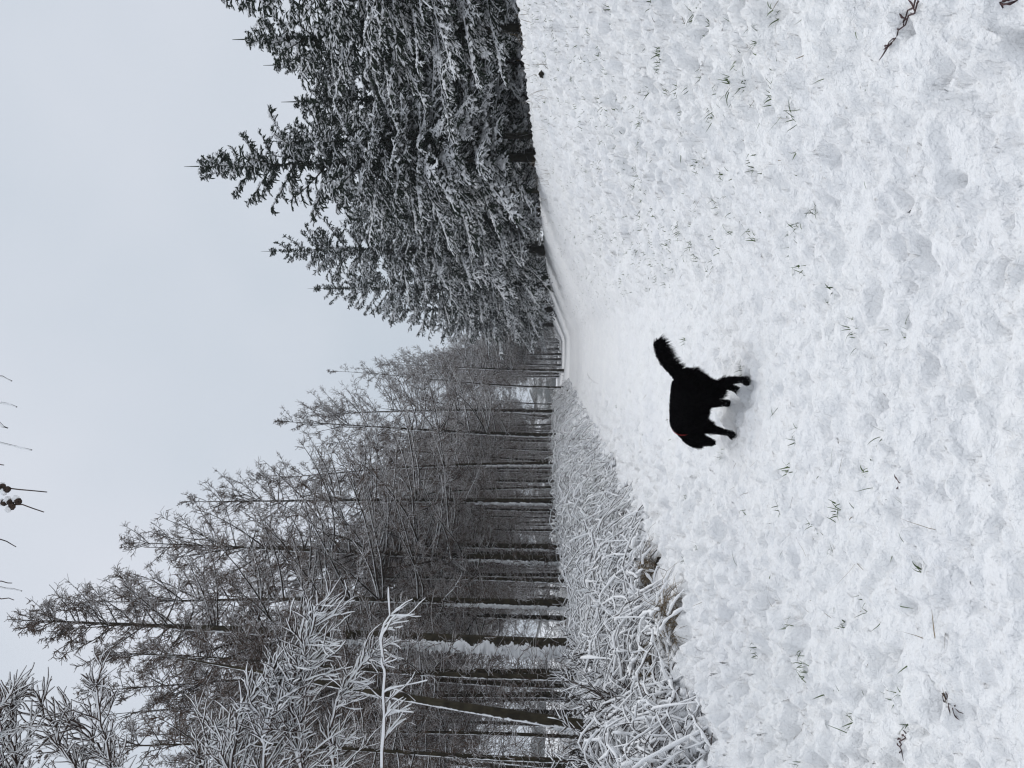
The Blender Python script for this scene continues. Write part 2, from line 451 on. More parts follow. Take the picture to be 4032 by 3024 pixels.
def snow_strip(TP, TR, z0, z1, seed, wdir=(-0.80, -0.60), width=0.9, thick=0.030, gap=-0.55):
    """driven snow plastered in a ragged strip on the windward side of a trunk"""
    rng = np.random.RandomState(seed)
    n, k = int((z1 - z0) / 0.035), 9
    zz = np.linspace(z0, z1, n)
    c = np.stack([np.interp(zz, TP[:, 2], TP[:, i]) for i in range(3)], -1)
    r = np.interp(zz, TP[:, 2], TR)
    a0 = math.atan2(wdir[1], wdir[0])
    an = np.linspace(-1, 1, k)
    wid = width * (0.8 + 0.5 * pn(zz / 0.35, zz * 0 + seed, 40) + 0.35 * pn(zz / 0.09, zz * 0 + seed, 41))
    wid = wid * sstep(gap, gap + 0.45, pn(zz / 0.5, zz * 0 + seed, 42) + 0.3 * pn(zz / 0.13, zz * 0 + seed, 43))
    wid = np.clip(wid, 0.02, 1.5) * sstep(z0, z0 + 0.1, zz) * sstep(z1, z1 - 1.2, zz) + 0.01
    A = a0 + an[None] * wid[:, None] + rng.normal(0, 0.11, (n, k))
    prof = (1 - an ** 2)[None] * thick * (0.9 + 0.75 * rng.normal(0, 1, (n, k)))
    rr = r[:, None] * 0.99 + np.clip(prof, 0.0, None) - 0.012 * (np.abs(an)[None] > 0.95)
    V = np.stack([c[:, None, 0] + rr * np.cos(A), c[:, None, 1] + rr * np.sin(A), np.repeat(zz[:, None], k, 1)], -1)
    i = np.arange(n - 1)[:, None] * k; j = np.arange(k - 1)[None]
    F = np.stack([i + j, i + j + 1, i + k + j + 1, i + k + j], -1).reshape(-1, 4)
    return MB().add(V, F)

def place_tree(name, proto, x, y, H, rz, label, cat, group=None, sxy=1.0, parts=None):
    s = H / proto['H']
    root = empty(name, (x, y, float(hbase(x, y)) - 0.06), rz)
    root.scale = (s * sxy, s * sxy, s)
    tag(root, label, cat, group)
    for nm, me in proto['parts'].items():
        if parts and nm not in parts: continue
        o = bpy.data.objects.new(nm, me); col.objects.link(o); o.parent = root
        if nm in MB.STUFF: o['kind'] = 'stuff'
    return root

def edge_pos(u, s):
    """on the line `s` metres to the side of the path, where the sight line u meets it"""
    y = s * FPX / (u - 425)
    return s + PATH * y, y

LV = [larch_meshes(11, 16, 0.130, (0.01, 0), 0.26, 3.7, 108, 14, 6, 110, side=(0.6, -0.1)),
      larch_meshes(12, 16, 0.100, (-0.015, 0.01), 0.32, 3.1, 94, 13, 6, 130, 0.3),
      larch_meshes(13, 16, 0.140, (0.02, 0), 0.22, 4.2, 114, 14, 6, 100, side=(0.7, -0.2)),
      larch_meshes(14, 16, 0.075, (0.03, 0.02), 0.34, 2.7, 78, 12, 6, 140, 0.4)]
# the tall larch that leads the wood's edge, built for itself
main = larch_meshes(21, 16.2, 0.24, (0.034, 0.0), 0.38, 3.2, 110, 16, 7, 60, 0.05, side=(0.35, -0.1))
xA, yA = edge_pos(120, -8.2)
rA = place_tree('larch_tree', main, xA, yA, 16.4, 0, 'tallest larch at the wood edge, snow plastered down its lower trunk', 'tree', 'larches along the wood edge')
snow_strip(main['TP'], main['TR'], 0.2, 6.8, 3, wdir=(-0.62, -0.78), width=1.35, thick=0.09, gap=-1.1).build('snow_crust', M['snow'], rA, True)

EDGE = [  # u, s, H, variant, rotation, label
    (164, -8.5, 17.0, 0, 0.2, 'slim larch just beyond the tallest larch, dark straight stem reaching the sky', 3.8),
    (208, -8.6, 18.4, 2, -0.3, 'third larch along the wood edge, thick dark trunk with arching boughs', 4.5),
    (266, -7.0, 17.8, 0, 0.5, 'larch half way along the wood edge, behind the bramble thicket', 3.5),
    (305, -6.0, 16.8, 1, 0.4, 'larch with whitened trunk leaning slightly where brambles thin out', 3.5),
    (332, -5.5, 17.8, 2, 0.3, 'bushy larch in the farther half of the wood edge', 0),
    (356, -5.0, 20.0, 0, -0.5, 'larch whose brown crown steps down towards the far end of the path', 0),
    (380, -3.6, 19.4, 3, 5.1, 'slender far larch leaning over the path near its end', 0),
    (397, -3.0, 20.0, 2, -0.2, 'far larch with drooping frosted boughs beside the gap at the path end', 0),
    (414, -1.6, 22.0, 1, 1.4, 'pale hazy larch at the far end of the path, before the gap', 0),
    (428, 0.6, 19.0, 0, 0.2, 'farthest larch, greyed by mist, closing the end of the path', 0),
    (37, -6.0, 9.0, 2, 2.8, 'thick mossy leaning trunk nearest on the bramble side', 1.0),
    (9, -6.8, 9.5, 3, 4.0, 'thin forked dark stem nearest the picture edge behind the brambles', 0),
    (97, -9.2, 15.0, 1, 0.6, 'dark slim larch close behind the tallest larch', 0),
    (74, -10.4, 14.5, 3, 3.1, 'crooked larch leaning away behind the snowy boughs', 0),
    (55, -14.0, 16.0, 0, 5.0, 'straight larch deeper in the wood behind the mossy leaning trunk', 0),
]
for k, (u, s, H, v, rz, lab, strip) in enumerate(EDGE):
    y = s * FPX / (u - 425) if abs(u - 425) > 8 else 128.0
    if u == 414: y = 112.0
    x = (u - 384) / FPX * y
    r = place_tree('larch_tree', LV[v], x, y, H, rz, lab, 'tree', 'larches along the wood edge', parts=('trunk',) if u == 37 else None)
    if u == 37: r.rotation_euler = (0, math.radians(5), 2.8 * 0); r.scale = (0.72, 0.72, 0.46)
    if strip:
        sc_ = H / 16.0
        wd = (math.cos(math.atan2(-0.6, -0.8) - r.rotation_euler.z), math.sin(math.atan2(-0.6, -0.8) - r.rotation_euler.z))
        snow_strip(LV[v]['TP'], LV[v]['TR'], 0.2, strip / sc_ + 1, 50 + k, wd, 0.8, 0.045).build('snow_crust', M['snow'], r, True)

# the rank and file of the wood
SIL_U = [-200, 0, 37, 74, 106, 143, 170, 194, 208, 243, 268, 296, 319, 351, 388, 402, 425]
SIL_V = [120, 150, 139, 95, 60, 40, 75, 85, 120, 160, 215, 255, 268, 295, 335, 395, 425]
rng = np.random.RandomState(5)
pts = [(xA, yA)]
n_deep = 0
while n_deep < 140:
    y = rng.uniform(13, 105); s = -rng.uniform(7.5, 12 + 0.20 * y)
    x = s + PATH * y
    u = 384 + FPX * x / y
    if u < -120 or any((x - a) ** 2 + (y - b) ** 2 < 1.7 for a, b in pts): continue
    lim = np.interp(u, SIL_U, SIL_V) + 14
    H = min(rng.uniform(12.5, 18), EYE + (555 - lim) / FPX * y)
    if H < 7: continue
    pts.append((x, y)); n_deep += 1
    r = place_tree('larch_tree', LV[(0, 1, 2, 3, 3, 1)[rng.randint(6)]], x, y, H, rng.uniform(0, 6.28),
               'bare snow-dusted larch standing deep in the wood behind the edge trees', 'tree', 'larches deep in the wood', sxy=rng.uniform(0.85, 1.1))
    r.rotation_euler[0] = rng.normal(0, 0.025); r.rotation_euler[1] = rng.normal(0, 0.03)

# frosted larches overlapping at the far end of the ride
for k in range(20):
    y = rng.uniform(88, 128); u = rng.uniform(390, 416) if k < 12 else rng.uniform(418, 440); y = y if k < 12 else rng.uniform(112, 130)
    x = (u - 384) / FPX * y
    H = EYE + (555 - np.interp(u, [390, 402, 416, 440], [375, 400, 420, 470]) - rng.uniform(0, 70)) / FPX * y - float(hbase(x, y))
    place_tree('larch_tree', LV[(0, 2, 1)[k % 3]], x, y, max(H, 4), rng.uniform(0, 6.28),
               'small misty larch crowding the far end of the path', 'tree', 'misty larches at the path end', sxy=rng.uniform(0.9, 1.2))

# ------------------------------------------------------------------ spruces
def spruce_meshes(seed, H=15.0, r0=0.2, base=0.12, spread=2.9, nb=110, nsec=15, nter=7, dead=30, droop=0.8):
    rng = np.random.RandomState(seed)
    TP = trunk_path(H, (0, 0), 0.1, rng)
    tt = np.linspace(0, 1, 14)
    TR = (r0 * (1 - tt) ** 0.9 + 0.012)[None]; TR[0, 0] *= 1.2
    tr = MB().add(*tubes(TP, TR, 10))
    rel = np.sort(rng.uniform(0, 1, nb) ** 0.95)
    nw = 17
    rel = np.round(rel * nw) / nw * 0.7 + rel * 0.3          # loose whorls
    t = base + (0.985 - base) * rel
    p, _ = along(TP, np.zeros(nb, int), t)
    az = np.arange(nb) * 2.4 + rng.normal(0, 0.5, nb)
    el = np.radians(-10 + 58 * rel ** 1.6 + rng.normal(0, 8, nb))
    L = spread * ((1 - rel) ** 0.70 * np.minimum(1, 0.72 + rel * 1.5) + 0.06) * rng.uniform(0.62, 1.2, nb)
    d = np.stack([np.cos(az) * np.cos(el), np.sin(az) * np.cos(el), np.sin(el)], -1)
    B = grow(p, d, L, 9, -droop * (1 - rel) * rng.uniform(0.5, 1.1, nb), 0.03, rng)
    B[:, :, 2] += (np.linspace(0, 1, 9)[None] ** 4) * 0.10 * L[:, None]
    br = MB().add(*tubes(B, taper(nb, 9, 0.010 + 0.009 * L, 0.010), 5))
    ns = np.maximum(12, (nsec * (L / spread) ** 0.8).astype(int))
    idx = np.repeat(np.arange(nb), ns); n2 = len(idx)
    ts = rng.uniform(0.02, 1, n2) ** 0.85
    p2, T2 = along(B, idx, ts)
    roll = np.where(rng.rand(n2) < 0.5, 0, math.pi) + rng.normal(0, 0.2, n2)
    d2 = sidedir(T2, np.radians(rng.uniform(28, 60, n2)), roll); d2[:, 2] -= 0.15
    L2 = (0.14 + 0.34 * L[idx] * (1 - 0.75 * ts)) * rng.uniform(0.6, 1.15, n2)
    S = grow(p2, d2, L2, 5, rng.normal(-0.55, 0.2, n2), 0.05, rng)
    cr = MB().add(*tubes(S, np.array([0.032, 0.038, 0.034, 0.026, 0.010])[None].repeat(n2, 0), 4, 0.8))
    nt3 = np.clip((nter * (L2 / 0.5)).astype(int), 5, 12)
    idx3 = np.repeat(np.arange(n2), nt3); n3 = len(idx3)
    t3 = rng.uniform(0.05, 1, n3)
    p3, T3 = along(S, idx3, t3)
    d3 = sidedir(T3, np.radians(rng.uniform(25, 65, n3)), np.where(rng.rand(n3) < 0.5, 0, math.pi) + rng.normal(0, 0.5, n3)); d3[:, 2] -= 0.15
    L3 = rng.uniform(0.09, 0.26, n3) * np.clip(0.35 + 0.5 * L[idx[idx3]], 0.45, 1)
    Q = grow(p3, d3, L3, 3, rng.normal(-0.4, 0.35, n3), 0.06, rng)
    R3 = np.array([0.026, 0.040, 0.008])[None] * rng.uniform(0.7, 1.25, n3)[:, None] * np.clip(0.35 + 0.45 * L[idx[idx3]], 0.5, 1)[:, None]
    cr.add(*tubes(Q, R3, 3, 0.8))
    # snow lying along the boughs and their side twigs
    kp = rng.rand(n2) < (0.45 + 0.45 * (ts > 0.3)) * (1.05 - 0.60 * rel[idx]) * (0.5 + 0.7 * rng.rand(nb)[idx])
    Sn = S[kp]; rs = np.array([0.020, 0.030, 0.034, 0.028, 0.012])[None] * rng.uniform(0.55, 1.3, (len(Sn), 1)) * (1 + 0.3 * rng.normal(0, 1, (len(Sn), 5)).clip(-1.5, 2))
    Sn = Sn.copy(); Sn[..., 2] += 0.030 + 0.3 * rs
    sn = MB().add(*tubes(Sn, rs, 5, 0.7))
    # clumps of snow piled on the outer boughs
    kb = np.repeat(np.where((rng.rand(nb) < 0.88) & (L > 0.6))[0], 42); nk_ = len(kb)
    tb = rng.uniform(0.22, 0.98, nk_)
    pb, Tb = along(B, kb, tb)
    lat = nrm(np.cross(Tb, np.array([0, 0, 1.0]))) * (rng.normal(0, 1, nk_) * (0.02 + 0.062 * L[kb]) * np.sin(tb * 2.7))[:, None]
    pb = pb + lat; pb[:, 2] += 0.035 - 0.35 * np.linalg.norm(lat, axis=1)
    rb = rng.uniform(0.055, 0.145, nk_) * (1 - 0.55 * rel[kb])
    oct_ = np.array([[1, 0, 0], [0, 1, 0], [-1, 0, 0], [0, -1, 0], [0, 0, 0.75], [0, 0, -0.5]], float)
    an_ = rng.uniform(0, 6.28, nk_); ca, sa = np.cos(an_)[:, None], np.sin(an_)[:, None]
    ov = np.stack([oct_[None, :, 0] * ca - oct_[None, :, 1] * sa, oct_[None, :, 0] * sa + oct_[None, :, 1] * ca, np.broadcast_to(oct_[None, :, 2], (nk_, 6))], -1)
    ov = ov * (1 + 0.25 * rng.normal(0, 1, (nk_, 6, 1))) * rb[:, None, None] + pb[:, None]
    of = np.array([[0, 1, 4], [1, 2, 4], [2, 3, 4], [3, 0, 4], [1, 0, 5], [2, 1, 5], [3, 2, 5], [0, 3, 5]])
    sn.add(ov, ((np.arange(nk_) * 6)[:, None, None] + of[None]).reshape(-1, 3))
    Bn = B[:, 3:].copy(); Bn[..., 2] += 0.045
    sn.add(*tubes(Bn, (0.028 * np.ones((nb, 6)) * (1 + 0.35 * rng.normal(0, 1, (nb, 6)).clip(-1.5, 2))) * (1.1 - 0.6 * rel)[:, None], 5, 0.7))
    kq = (kp[idx3] & (rng.rand(n3) < 0.85)) | (rng.rand(n3) < 0.12)
    Qn = Q[kq].copy(); Qn[..., 2] += 0.026
    sn.add(*tubes(Qn, np.array([0.040, 0.062, 0.016])[None] * rng.uniform(0.6, 1.3, len(Qn))[:, None] * np.clip(0.35 + 0.45 * L[idx[idx3]][kq], 0.5, 1)[:, None], 4, 0.5))
    # needles at the branch and twig ends
    ix = np.arange(n3); nn = len(ix)
    p4, T4 = along(Q, ix, rng.uniform(0.2, 1, nn))
    d4 = sidedir(T4, np.radians(rng.uniform(25, 70, nn)), rng.uniform(0, 6.28, nn))
    e = p4 + d4 * rng.uniform(0.05, 0.10, nn)[:, None]; sd_ = nrm(np.cross(d4, rng.normal(0, 1, (nn, 3)))) * 0.009
    cr.add(np.stack([p4 - sd_, p4 + sd_, e], 1), np.arange(nn * 3).reshape(-1, 3))
    # short inner sprays that hide the stem
    ni = 1000
    ti = rng.uniform(base + 0.03, 0.97, ni); pi_, _ = along(TP, np.zeros(ni, int), ti)
    ai = rng.uniform(0, 6.28, ni); ei = np.radians(rng.normal(-10, 25, ni))
    Pi = grow(pi_, np.stack([np.cos(ai) * np.cos(ei), np.sin(ai) * np.cos(ei), np.sin(ei)], -1), (0.16 + 0.55 * (1 - ti)) * rng.uniform(0.6, 1.2, ni), 4, -0.4, 0.15, rng)
    cr.add(*tubes(Pi, np.array([0.02, 0.045, 0.04, 0.008])[None] * (0.55 + 0.6 * (1 - ti))[:, None], 4, 0.8))
    # leader shoot
    ld = np.array([[[*TP[0, -1, :2], H - 0.1 + 0.14 * k] for k in range(6)]])
    cr.add(*tubes(ld, taper(1, 6, 0.025, 0.008), 4))
    me = dict(trunk=tr.mesh('trunk', True), branches=br.mesh('branches', True), crown=cr.mesh('crown'))
    me['snow_load'] = sn.mesh('snow_load', True); me['snow_load'].materials.append(M['tree_snow'])
    me['trunk'].materials.append(M['sbark']); me['branches'].materials.append(M['sbark']); me['crown'].materials.append(M['needle'])
    if dead:
        pd, _ = along(TP, np.zeros(dead, int), rng.uniform(0.03, base + 0.12, dead))
        a = rng.uniform(0, 6.28, dead); e_ = np.radians(rng.normal(-5, 15, dead))
        D = grow(pd, np.stack([np.cos(a) * np.cos(e_), np.sin(a) * np.cos(e_), np.sin(e_)], -1), rng.uniform(0.5, 1.8, dead), 6, rng.normal(-0.5, 0.3, dead), 0.1, rng)
        me['dead_twigs'] = MB().add(*tubes(D, taper(dead, 6, 0.014, 0.006), 3)).mesh('dead_twigs')
        me['dead_twigs'].materials.append(M['sbark'])
    return dict(H=H, parts=me, TP=TP[0], TR=TR[0])

SV = [spruce_meshes(31, 14, 0.17, 0.09, 3.9, 128, 25, 6),
      spruce_meshes(32, 16, 0.18, 0.09, 4.2, 128, 25, 6),
      spruce_meshes(33, 12, 0.14, 0.24, 3.0, 76, 20, 6, 45)]
SPR = [  # u, s, H, variant, rot, sxy, label
    (611, 7.0, 13.3, 0, 0.4, 1.0, 'largest spruce on the bank, tall pointed top and heavy snowy boughs'),
    (518, 5.6, 17.0, 1, 1.3, 0.95, 'second pointed spruce, boughs hanging out over the path'),
    (483, 4.6, 19.0, 1, 2.9, 0.9, 'third spruce along the bank, behind the second pointed one'),
    (458, 3.4, 18.5, 0, 4.4, 1.0, 'far spruce along the bank, its boughs reaching the gap'),
    (443, 2.4, 17.0, 1, 5.2, 1.1, 'farthest spruce at the end of the bank, beside the misty gap'),
    (668, 9.6, 10.4, 2, 2.0, 1.15, 'shorter blunt spruce next to the largest spruce, bare lower stem'),
    (706, 10.6, 10.9, 0, 3.3, 1.05, 'broad spruce between the blunt spruce and the bare-trunked spruce'),
    (741, 9.4, 9.4, 2, 5.0, 1.2, 'spruce with thick bare lower trunk rising from the bank crest'),
    (802, 9.6, 9.3, 0, 0.8, 1.1, 'dense spruce nearest the camera at the picture edge'),
    (573, 8.8, 13.4, 1, 3.9, 0.95, 'spruce filling the gap between the two pointed spruces'),
    (642, 12.0, 15.0, 2, 0.2, 1.0, 'dark spruce standing close behind the largest spruce'),
]
for (u, s, H, v, rz, sxy, lab) in SPR:
    y = s * FPX / (u - 425); x = (u - 384) / FPX * y
    place_tree('spruce_tree', SV[v], x, y, H, rz, lab, 'tree', 'spruces along the bank', sxy)
SR_U = [430, 440, 449, 467, 481, 500, 518, 540, 564, 580, 600, 625, 640, 660, 675, 698, 733, 768, 900]
SR_V = [520, 450, 380, 330, 305, 290, 275, 320, 340, 320, 250, 250, 260, 270, 320, 300, 280, 255, 190]
n_sp = 0; pts2 = []
line = [(36, 7.4), (40, 6.8), (53, 6.4), (56, 7.2), (67, 6.0), (73, 5.4), (86, 4.8), (92, 4.4), (106, 3.9), (114, 3.4), (122, 3.2)]   # the rank just behind the bank spruces, added to even out the path's shading
while n_sp < 60:
    if line: y, s = line.pop()
    else: y = rng.uniform(17, 95); s = rng.uniform(7.5, 13 + 0.28 * y)
    x = s + PATH * y; u = 384 + FPX * x / y
    if u > 880 or any((x - a) ** 2 + (y - b) ** 2 < 5.0 for a, b in pts2): continue
    H = min(rng.uniform(10, 15), EYE + (555 - np.interp(u, SR_U, SR_V) - 14) / FPX * y - float(hbase(x, y)))
    if H < 4: continue
    pts2.append((x, y)); n_sp += 1
    place_tree('spruce_tree', SV[2 if rng.rand() < 0.65 else rng.randint(2)], x, y, H, rng.uniform(0, 6.28),
               'dark spruce standing back in the plantation behind the bank spruces', 'tree', 'spruces deep in the plantation', rng.uniform(0.9, 1.1))

# ------------------------------------------------------------------ snow-loaded stems (brambles and near boughs)
def loaded(P, r_stem, r_snow, rng, lump=0.35, n=5, lift=0.8):
    """dark stems and the lumpy snow lying along their tops"""
    N, K = P.shape[:2]
    st = tubes(P, np.broadcast_to(np.asarray(r_stem), (N, K)), 3)
    rs = np.broadcast_to(np.asarray(r_snow), (N, K)) * (1 + lump * rng.normal(0, 1, (N, K)).clip(-1.6, 2.2))
    rs = np.maximum(rs, 0.004)
    rs[:, -1] *= 0.6; rs[:, 0] *= 0.8
    Q = P.copy(); Q[..., 2] += rs * lift
    return st, tubes(Q, rs, n, 0.9)
HOLES = [(-3.59, 9.3), (-2.66, 8.5), (-2.71, 10.9)]
def mound(s, y):
    """height of the bramble thicket above the ground"""
    top = 0.40 + 0.45 * sstep(11, 30, y) + 0.24 * pn(s / 0.9, y / 1.2, 51) + 0.14 * pn(s / 0.35, y / 0.4, 52)
    front = -2.75 - 0.75 * sstep(11, 7, y) + 0.55 * pn(y / 1.3, y * 0, 53) + 0.25 * pn(y / 0.45, y * 0, 54)
    rise = sstep(0.0, 1.5, front - s) * 0.9 + 0.1 * sstep(0, 0.3, front - s)
    for hx_, hy_ in HOLES:
        rise = rise * (1 - 0.97 * np.exp(-(((s + PATH * y - hx_ - 0.08) / 0.42) ** 2 + ((y - hy_ + 0.22) / 0.50) ** 2) ** 1.5))
    return np.clip(top, 0.2, 1.4) * rise * sstep(-9.5, -6.5, s) * sstep(5.8, 7.4, y + 0.5 * (s + 4))
CL = [(5.4, 8.6, 'nearest part of the snow-laden bramble thicket, at the picture edge', 1150),
      (8.6, 11.0, 'snow-laden brambles in front of the tallest larch, with a dark hollow', 1150),
      (11.0, 14.5, 'snow-laden brambles beside the grassy tussocks by the path', 1050),
      (14.5, 20.0, 'snow-laden brambles in the middle of the hedge-like thicket', 850),
      (20.0, 30.0, 'farther snow-laden brambles behind the walking dog', 700),
      (30.0, 62.0, 'farthest low brambles tapering off towards the path end', 650)]
rng = np.random.RandomState(77)
for y0, y1, lab, N in CL:
    root = empty('bramble_thicket', (-4.5 + PATH * (y0 + y1) / 2, (y0 + y1) / 2, 0))
    ox, oy = root.location.x, root.location.y
    tag(root, lab, 'bramble', 'bramble thicket along the wood edge')
    # litter and snow below the stems
    ny = int(40 + (y1 - y0) * 6)
    gy = np.linspace(y0, y1, ny); gs = np.linspace(-9, -2.4, 60)
    Y, S_ = np.meshgrid(gy, gs, indexing='ij'); X = S_ + PATH * Y
    Z = hbase(X, Y) + mound(S_, Y) * 0.72 - 0.10 + 0.10 * pn(X / 0.16, Y / 0.16, 55) + 0.05 * pn(X / 0.07, Y / 0.07, 56)
    nR, nC = Y.shape
    i = np.arange(nR - 1)[:, None] * nC; j = np.arange(nC - 1)[None]
    MB().add(np.stack([X - ox, Y - oy, Z], -1), np.stack([i + j, i + j + 1, i + nC + j + 1, i + nC + j], -1).reshape(-1, 4)).build('leaf_litter', M['litter'], root, True)
    K = 12
    sy = rng.uniform(y0, y1, N); ss = -2.7 - 4.6 * rng.uniform(0, 1, N) ** 1.25
    big = 1 + 0.5 * sstep(18, 45, sy)
    an = np.where(rng.rand(N) < 0.6, rng.normal(0, 0.7, N) + math.pi * (rng.rand(N) < 0.5), rng.uniform(0, 6.28, N))
    ln = rng.uniform(0.5, 2.2, N) * big
    tt = np.linspace(0, 1, K)
    cur = rng.normal(0, 0.9, N)
    a = an[:, None] + cur[:, None] * tt[None] + np.cumsum(rng.normal(0, 0.12, (N, K)), 1)
    st_ = ln[:, None] / (K - 1)
    XX = (ss + PATH * sy)[:, None] + np.cumsum(np.cos(a) * st_, 1); YY = sy[:, None] + np.cumsum(np.sin(a) * st_, 1)
    SS = XX - PATH * YY
    lev = rng.uniform(0.55, 1.08, N)
    arch = rng.uniform(0.0, 0.42, N)
    ZZ = hbase(XX, YY) + mound(SS, YY) * lev[:, None] + arch[:, None] * np.sin(tt * math.pi)[None] + np.cumsum(rng.normal(0, 0.014, (N, K)), 1) - 0.02
    P = np.stack([XX - ox, YY - oy, ZZ], -1)
    keep = (SS.max(1) < -2.45) & (mound(SS, YY).min(1) > 0.03) & (pn(XX.mean(1) / 0.55, YY.mean(1) / 0.55, 57) > -0.38)
    P = P[keep]; bg_ = big[keep]
    r_st = rng.uniform(0.004, 0.009, len(P))[:, None] * np.ones((1, K)) * bg_[:, None]
    r_sn = (rng.uniform(0.007, 0.018, len(P)) * bg_)[:, None] * np.ones((1, K))
    (v1, f1), (v2, f2) = loaded(P, r_st, r_sn, rng, 0.42)
    MB().add(v1, f1).build('stems', M['stem'], root)
    MB().add(v2, f2).build('snow_load', M['snow'], root, True)
    # short stubby side shoots, thick with snow
    nk = int(N * 1.1)
    pi_ = rng.randint(len(P), size=nk)
    p0, T0 = along(P, pi_, rng.uniform(0, 1, nk))
    d0 = sidedir(T0, np.radians(rng.uniform(35, 90, nk)), rng.uniform(0, 6.28, nk)); d0[:, 2] += 0.15
    G = grow(p0, d0, rng.uniform(0.06, 0.26, nk) * bg_[pi_], 4, -0.2, 0.25, rng)
    (v1, f1), (v2, f2) = loaded(G, 0.005 * np.ones((nk, 4)), (rng.uniform(0.008, 0.021, nk) * bg_[pi_])[:, None] * np.ones((1, 4)), rng, 0.3, 5)
    MB().add(v1[:len(v1) // 24 * 12], f1[:len(f1) // 18 * 9]).build('side_shoots', M['stem'], root)
    MB().add(v2, f2).build('snow_load', M['snow'], root, True)
    # clumps of snow caught in the tangle
    nb_ = int(N * 1.1)
    by = rng.uniform(y0, y1, nb_); bs = -2.8 - 3.6 * rng.uniform(0, 1, nb_) ** 1.2; bx = bs + PATH * by
    bm = mound(bs, by); kk = (bm > 0.06) & (pn(bx / 0.55, by / 0.55, 57) > -0.3)
    by, bs, bx, bm = by[kk], bs[kk], bx[kk], bm[kk]; nb_ = len(bx)
    rb = rng.uniform(0.025, 0.075, nb_) * (1 + 0.5 * sstep(18, 45, by))
    cb = np.stack([bx - ox, by - oy, hbase(bx, by) + bm * rng.uniform(0.6, 1.02, nb_)], -1)
    t_ = np.array([0.25, 0.9, 1.6, 2.4]); a_ = np.arange(6) * math.pi / 3
    T_, A_ = np.meshgrid(t_, a_, indexing='ij')
    U_ = np.stack([np.sin(T_) * np.cos(A_), np.sin(T_) * np.sin(A_), 0.72 * np.cos(T_)], -1).reshape(-1, 3)
    VB = cb[:, None] + U_[None] * rb[:, None, None] * (1 + 0.2 * rng.normal(0, 1, (nb_, 24, 1)))
    i_ = np.arange(3)[:, None] * 6; j_ = np.arange(6)[None]; j2_ = (j_ + 1) % 6
    FB = np.concatenate([np.stack([i_ + j_, i_ + 6 + j_, i_ + 6 + j2_, i_ + j2_], -1).reshape(-1, 4), np.array([[0, 1, 2, 3], [0, 3, 4, 5]])])
    MB().add(VB, ((np.arange(nb_) * 24)[:, None, None] + FB[None]).reshape(-1, 4)).build('snow_load', M['snow'], root, True)
    # thin bare twigs poking out
    nt_ = N // 3
    pi_ = rng.randint(len(P), size=nt_)
    p0, T0 = along(P, pi_, rng.uniform(0, 1, nt_))
    d0 = sidedir(T0, np.radians(rng.uniform(30, 90, nt_)), rng.uniform(0, 6.28, nt_)); d0[:, 2] += 0.3
    G = grow(p0, d0, rng.uniform(0.1, 0.4, nt_), 4, 0.1, 0.15, rng)
    MB().add(*tubes(G, taper(nt_, 4, 0.006, 0.003), 3)).build('twigs', M['stem'], root)

# ------------------------------------------------------------------ near larch: trunk beyond the frame, its boughs hanging into it
rng = np.random.RandomState(99)
near = empty('larch_tree', (-6.1, 7.6, float(hbase(-6.1, 7.6)) - 0.05))
tag(near, 'nearest larch, snow-heavy boughs and cones reaching in from outside the frame', 'tree')
O = np.array(near.location)
tpn = np.array([[[0, 0, 0], [0.05, 0, 2.2], [0.1, 0.05, 4.5], [0.12, 0.1, 7], [0.2, 0.1, 9.5], [0.25, 0.1, 12]]], float)
MB().add(*tubes(tpn, np.array([[0.22, 0.19, 0.16, 0.12, 0.07, 0.02]]), 10)).build('trunk', M['bark'], near, True)
def bough(px, y0, y1, n2, l2, n3, droop, rs=0.0085, r_ax=0.02, lift=1.25, root_z=None, K=14, rsax=0.02):
    """px: upright pixel polyline; runs from the trunk out to its tip"""
    q = np.array([at(u, v, y) for (u, v), y in zip(px, np.linspace(y0, y1, len(px)))]) - O
    z0 = root_z if root_z is not None else q[0, 2] - 0.3
    q = np.concatenate([[[0.1, 0.05, z0]], q])
    tt = np.linspace(0, 1, len(q)); tk = np.linspace(0, 1, K)
    ax = np.stack([np.interp(tk, tt, q[:, i]) for i in range(3)], -1)
    for _ in range(2): ax[1:-1] = 0.25 * ax[:-2] + 0.5 * ax[1:-1] + 0.25 * ax[2:]
    ax[1:-1] += rng.normal(0, 0.016, (K - 2, 3))
    A = ax[None]
    st, sn = MB(), MB()
    a, b = loaded(A, np.linspace(r_ax, 0.006, K)[None], np.linspace(rsax, rs * 0.8, K)[None], rng, 0.15, 8, lift)
    st.add(*a); sn.add(*b)
    if n2:
        t2 = np.sort(rng.uniform(0.3, 0.98, n2))
        p, T = along(A, np.zeros(n2, int), t2)
        d = sidedir(T, np.radians(rng.uniform(15, 50, n2)), rng.uniform(0, 6.28, n2)); d[:, 2] += droop
        S = grow(p, d, l2 * rng.uniform(0.5, 1.2, n2) * (1.15 - 0.55 * t2), 6, rng.normal(droop, 0.35, n2), 0.08, rng)
        a, b = loaded(S, taper(n2, 6, 0.009, 0.005), np.full((n2, 6), rs), rng, 0.25, 6, lift)
        st.add(*a); sn.add(*b)
        if n3:
            ix = np.repeat(np.arange(n2), n3)
            p, T = along(S, ix, rng.uniform(0.1, 1, len(ix)))
            d = sidedir(T, np.radians(rng.uniform(15, 50, len(ix))), rng.uniform(0, 6.28, len(ix))); d[:, 2] += droop * 0.5
            Q = grow(p, d, rng.uniform(0.08, 0.26, len(ix)), 4, rng.normal(0, 0.4, len(ix)), 0.12, rng)
            a, b = loaded(Q, taper(len(ix), 4, 0.0065, 0.0035), np.full((len(ix), 4), rs * 0.72), rng, 0.28, 5, lift)
            st.add(*a); sn.add(*b)
    bo = st.build('bough', M['stem'], near)
    sn.build('snow_load', M['snow'], bo, True)
    return ax
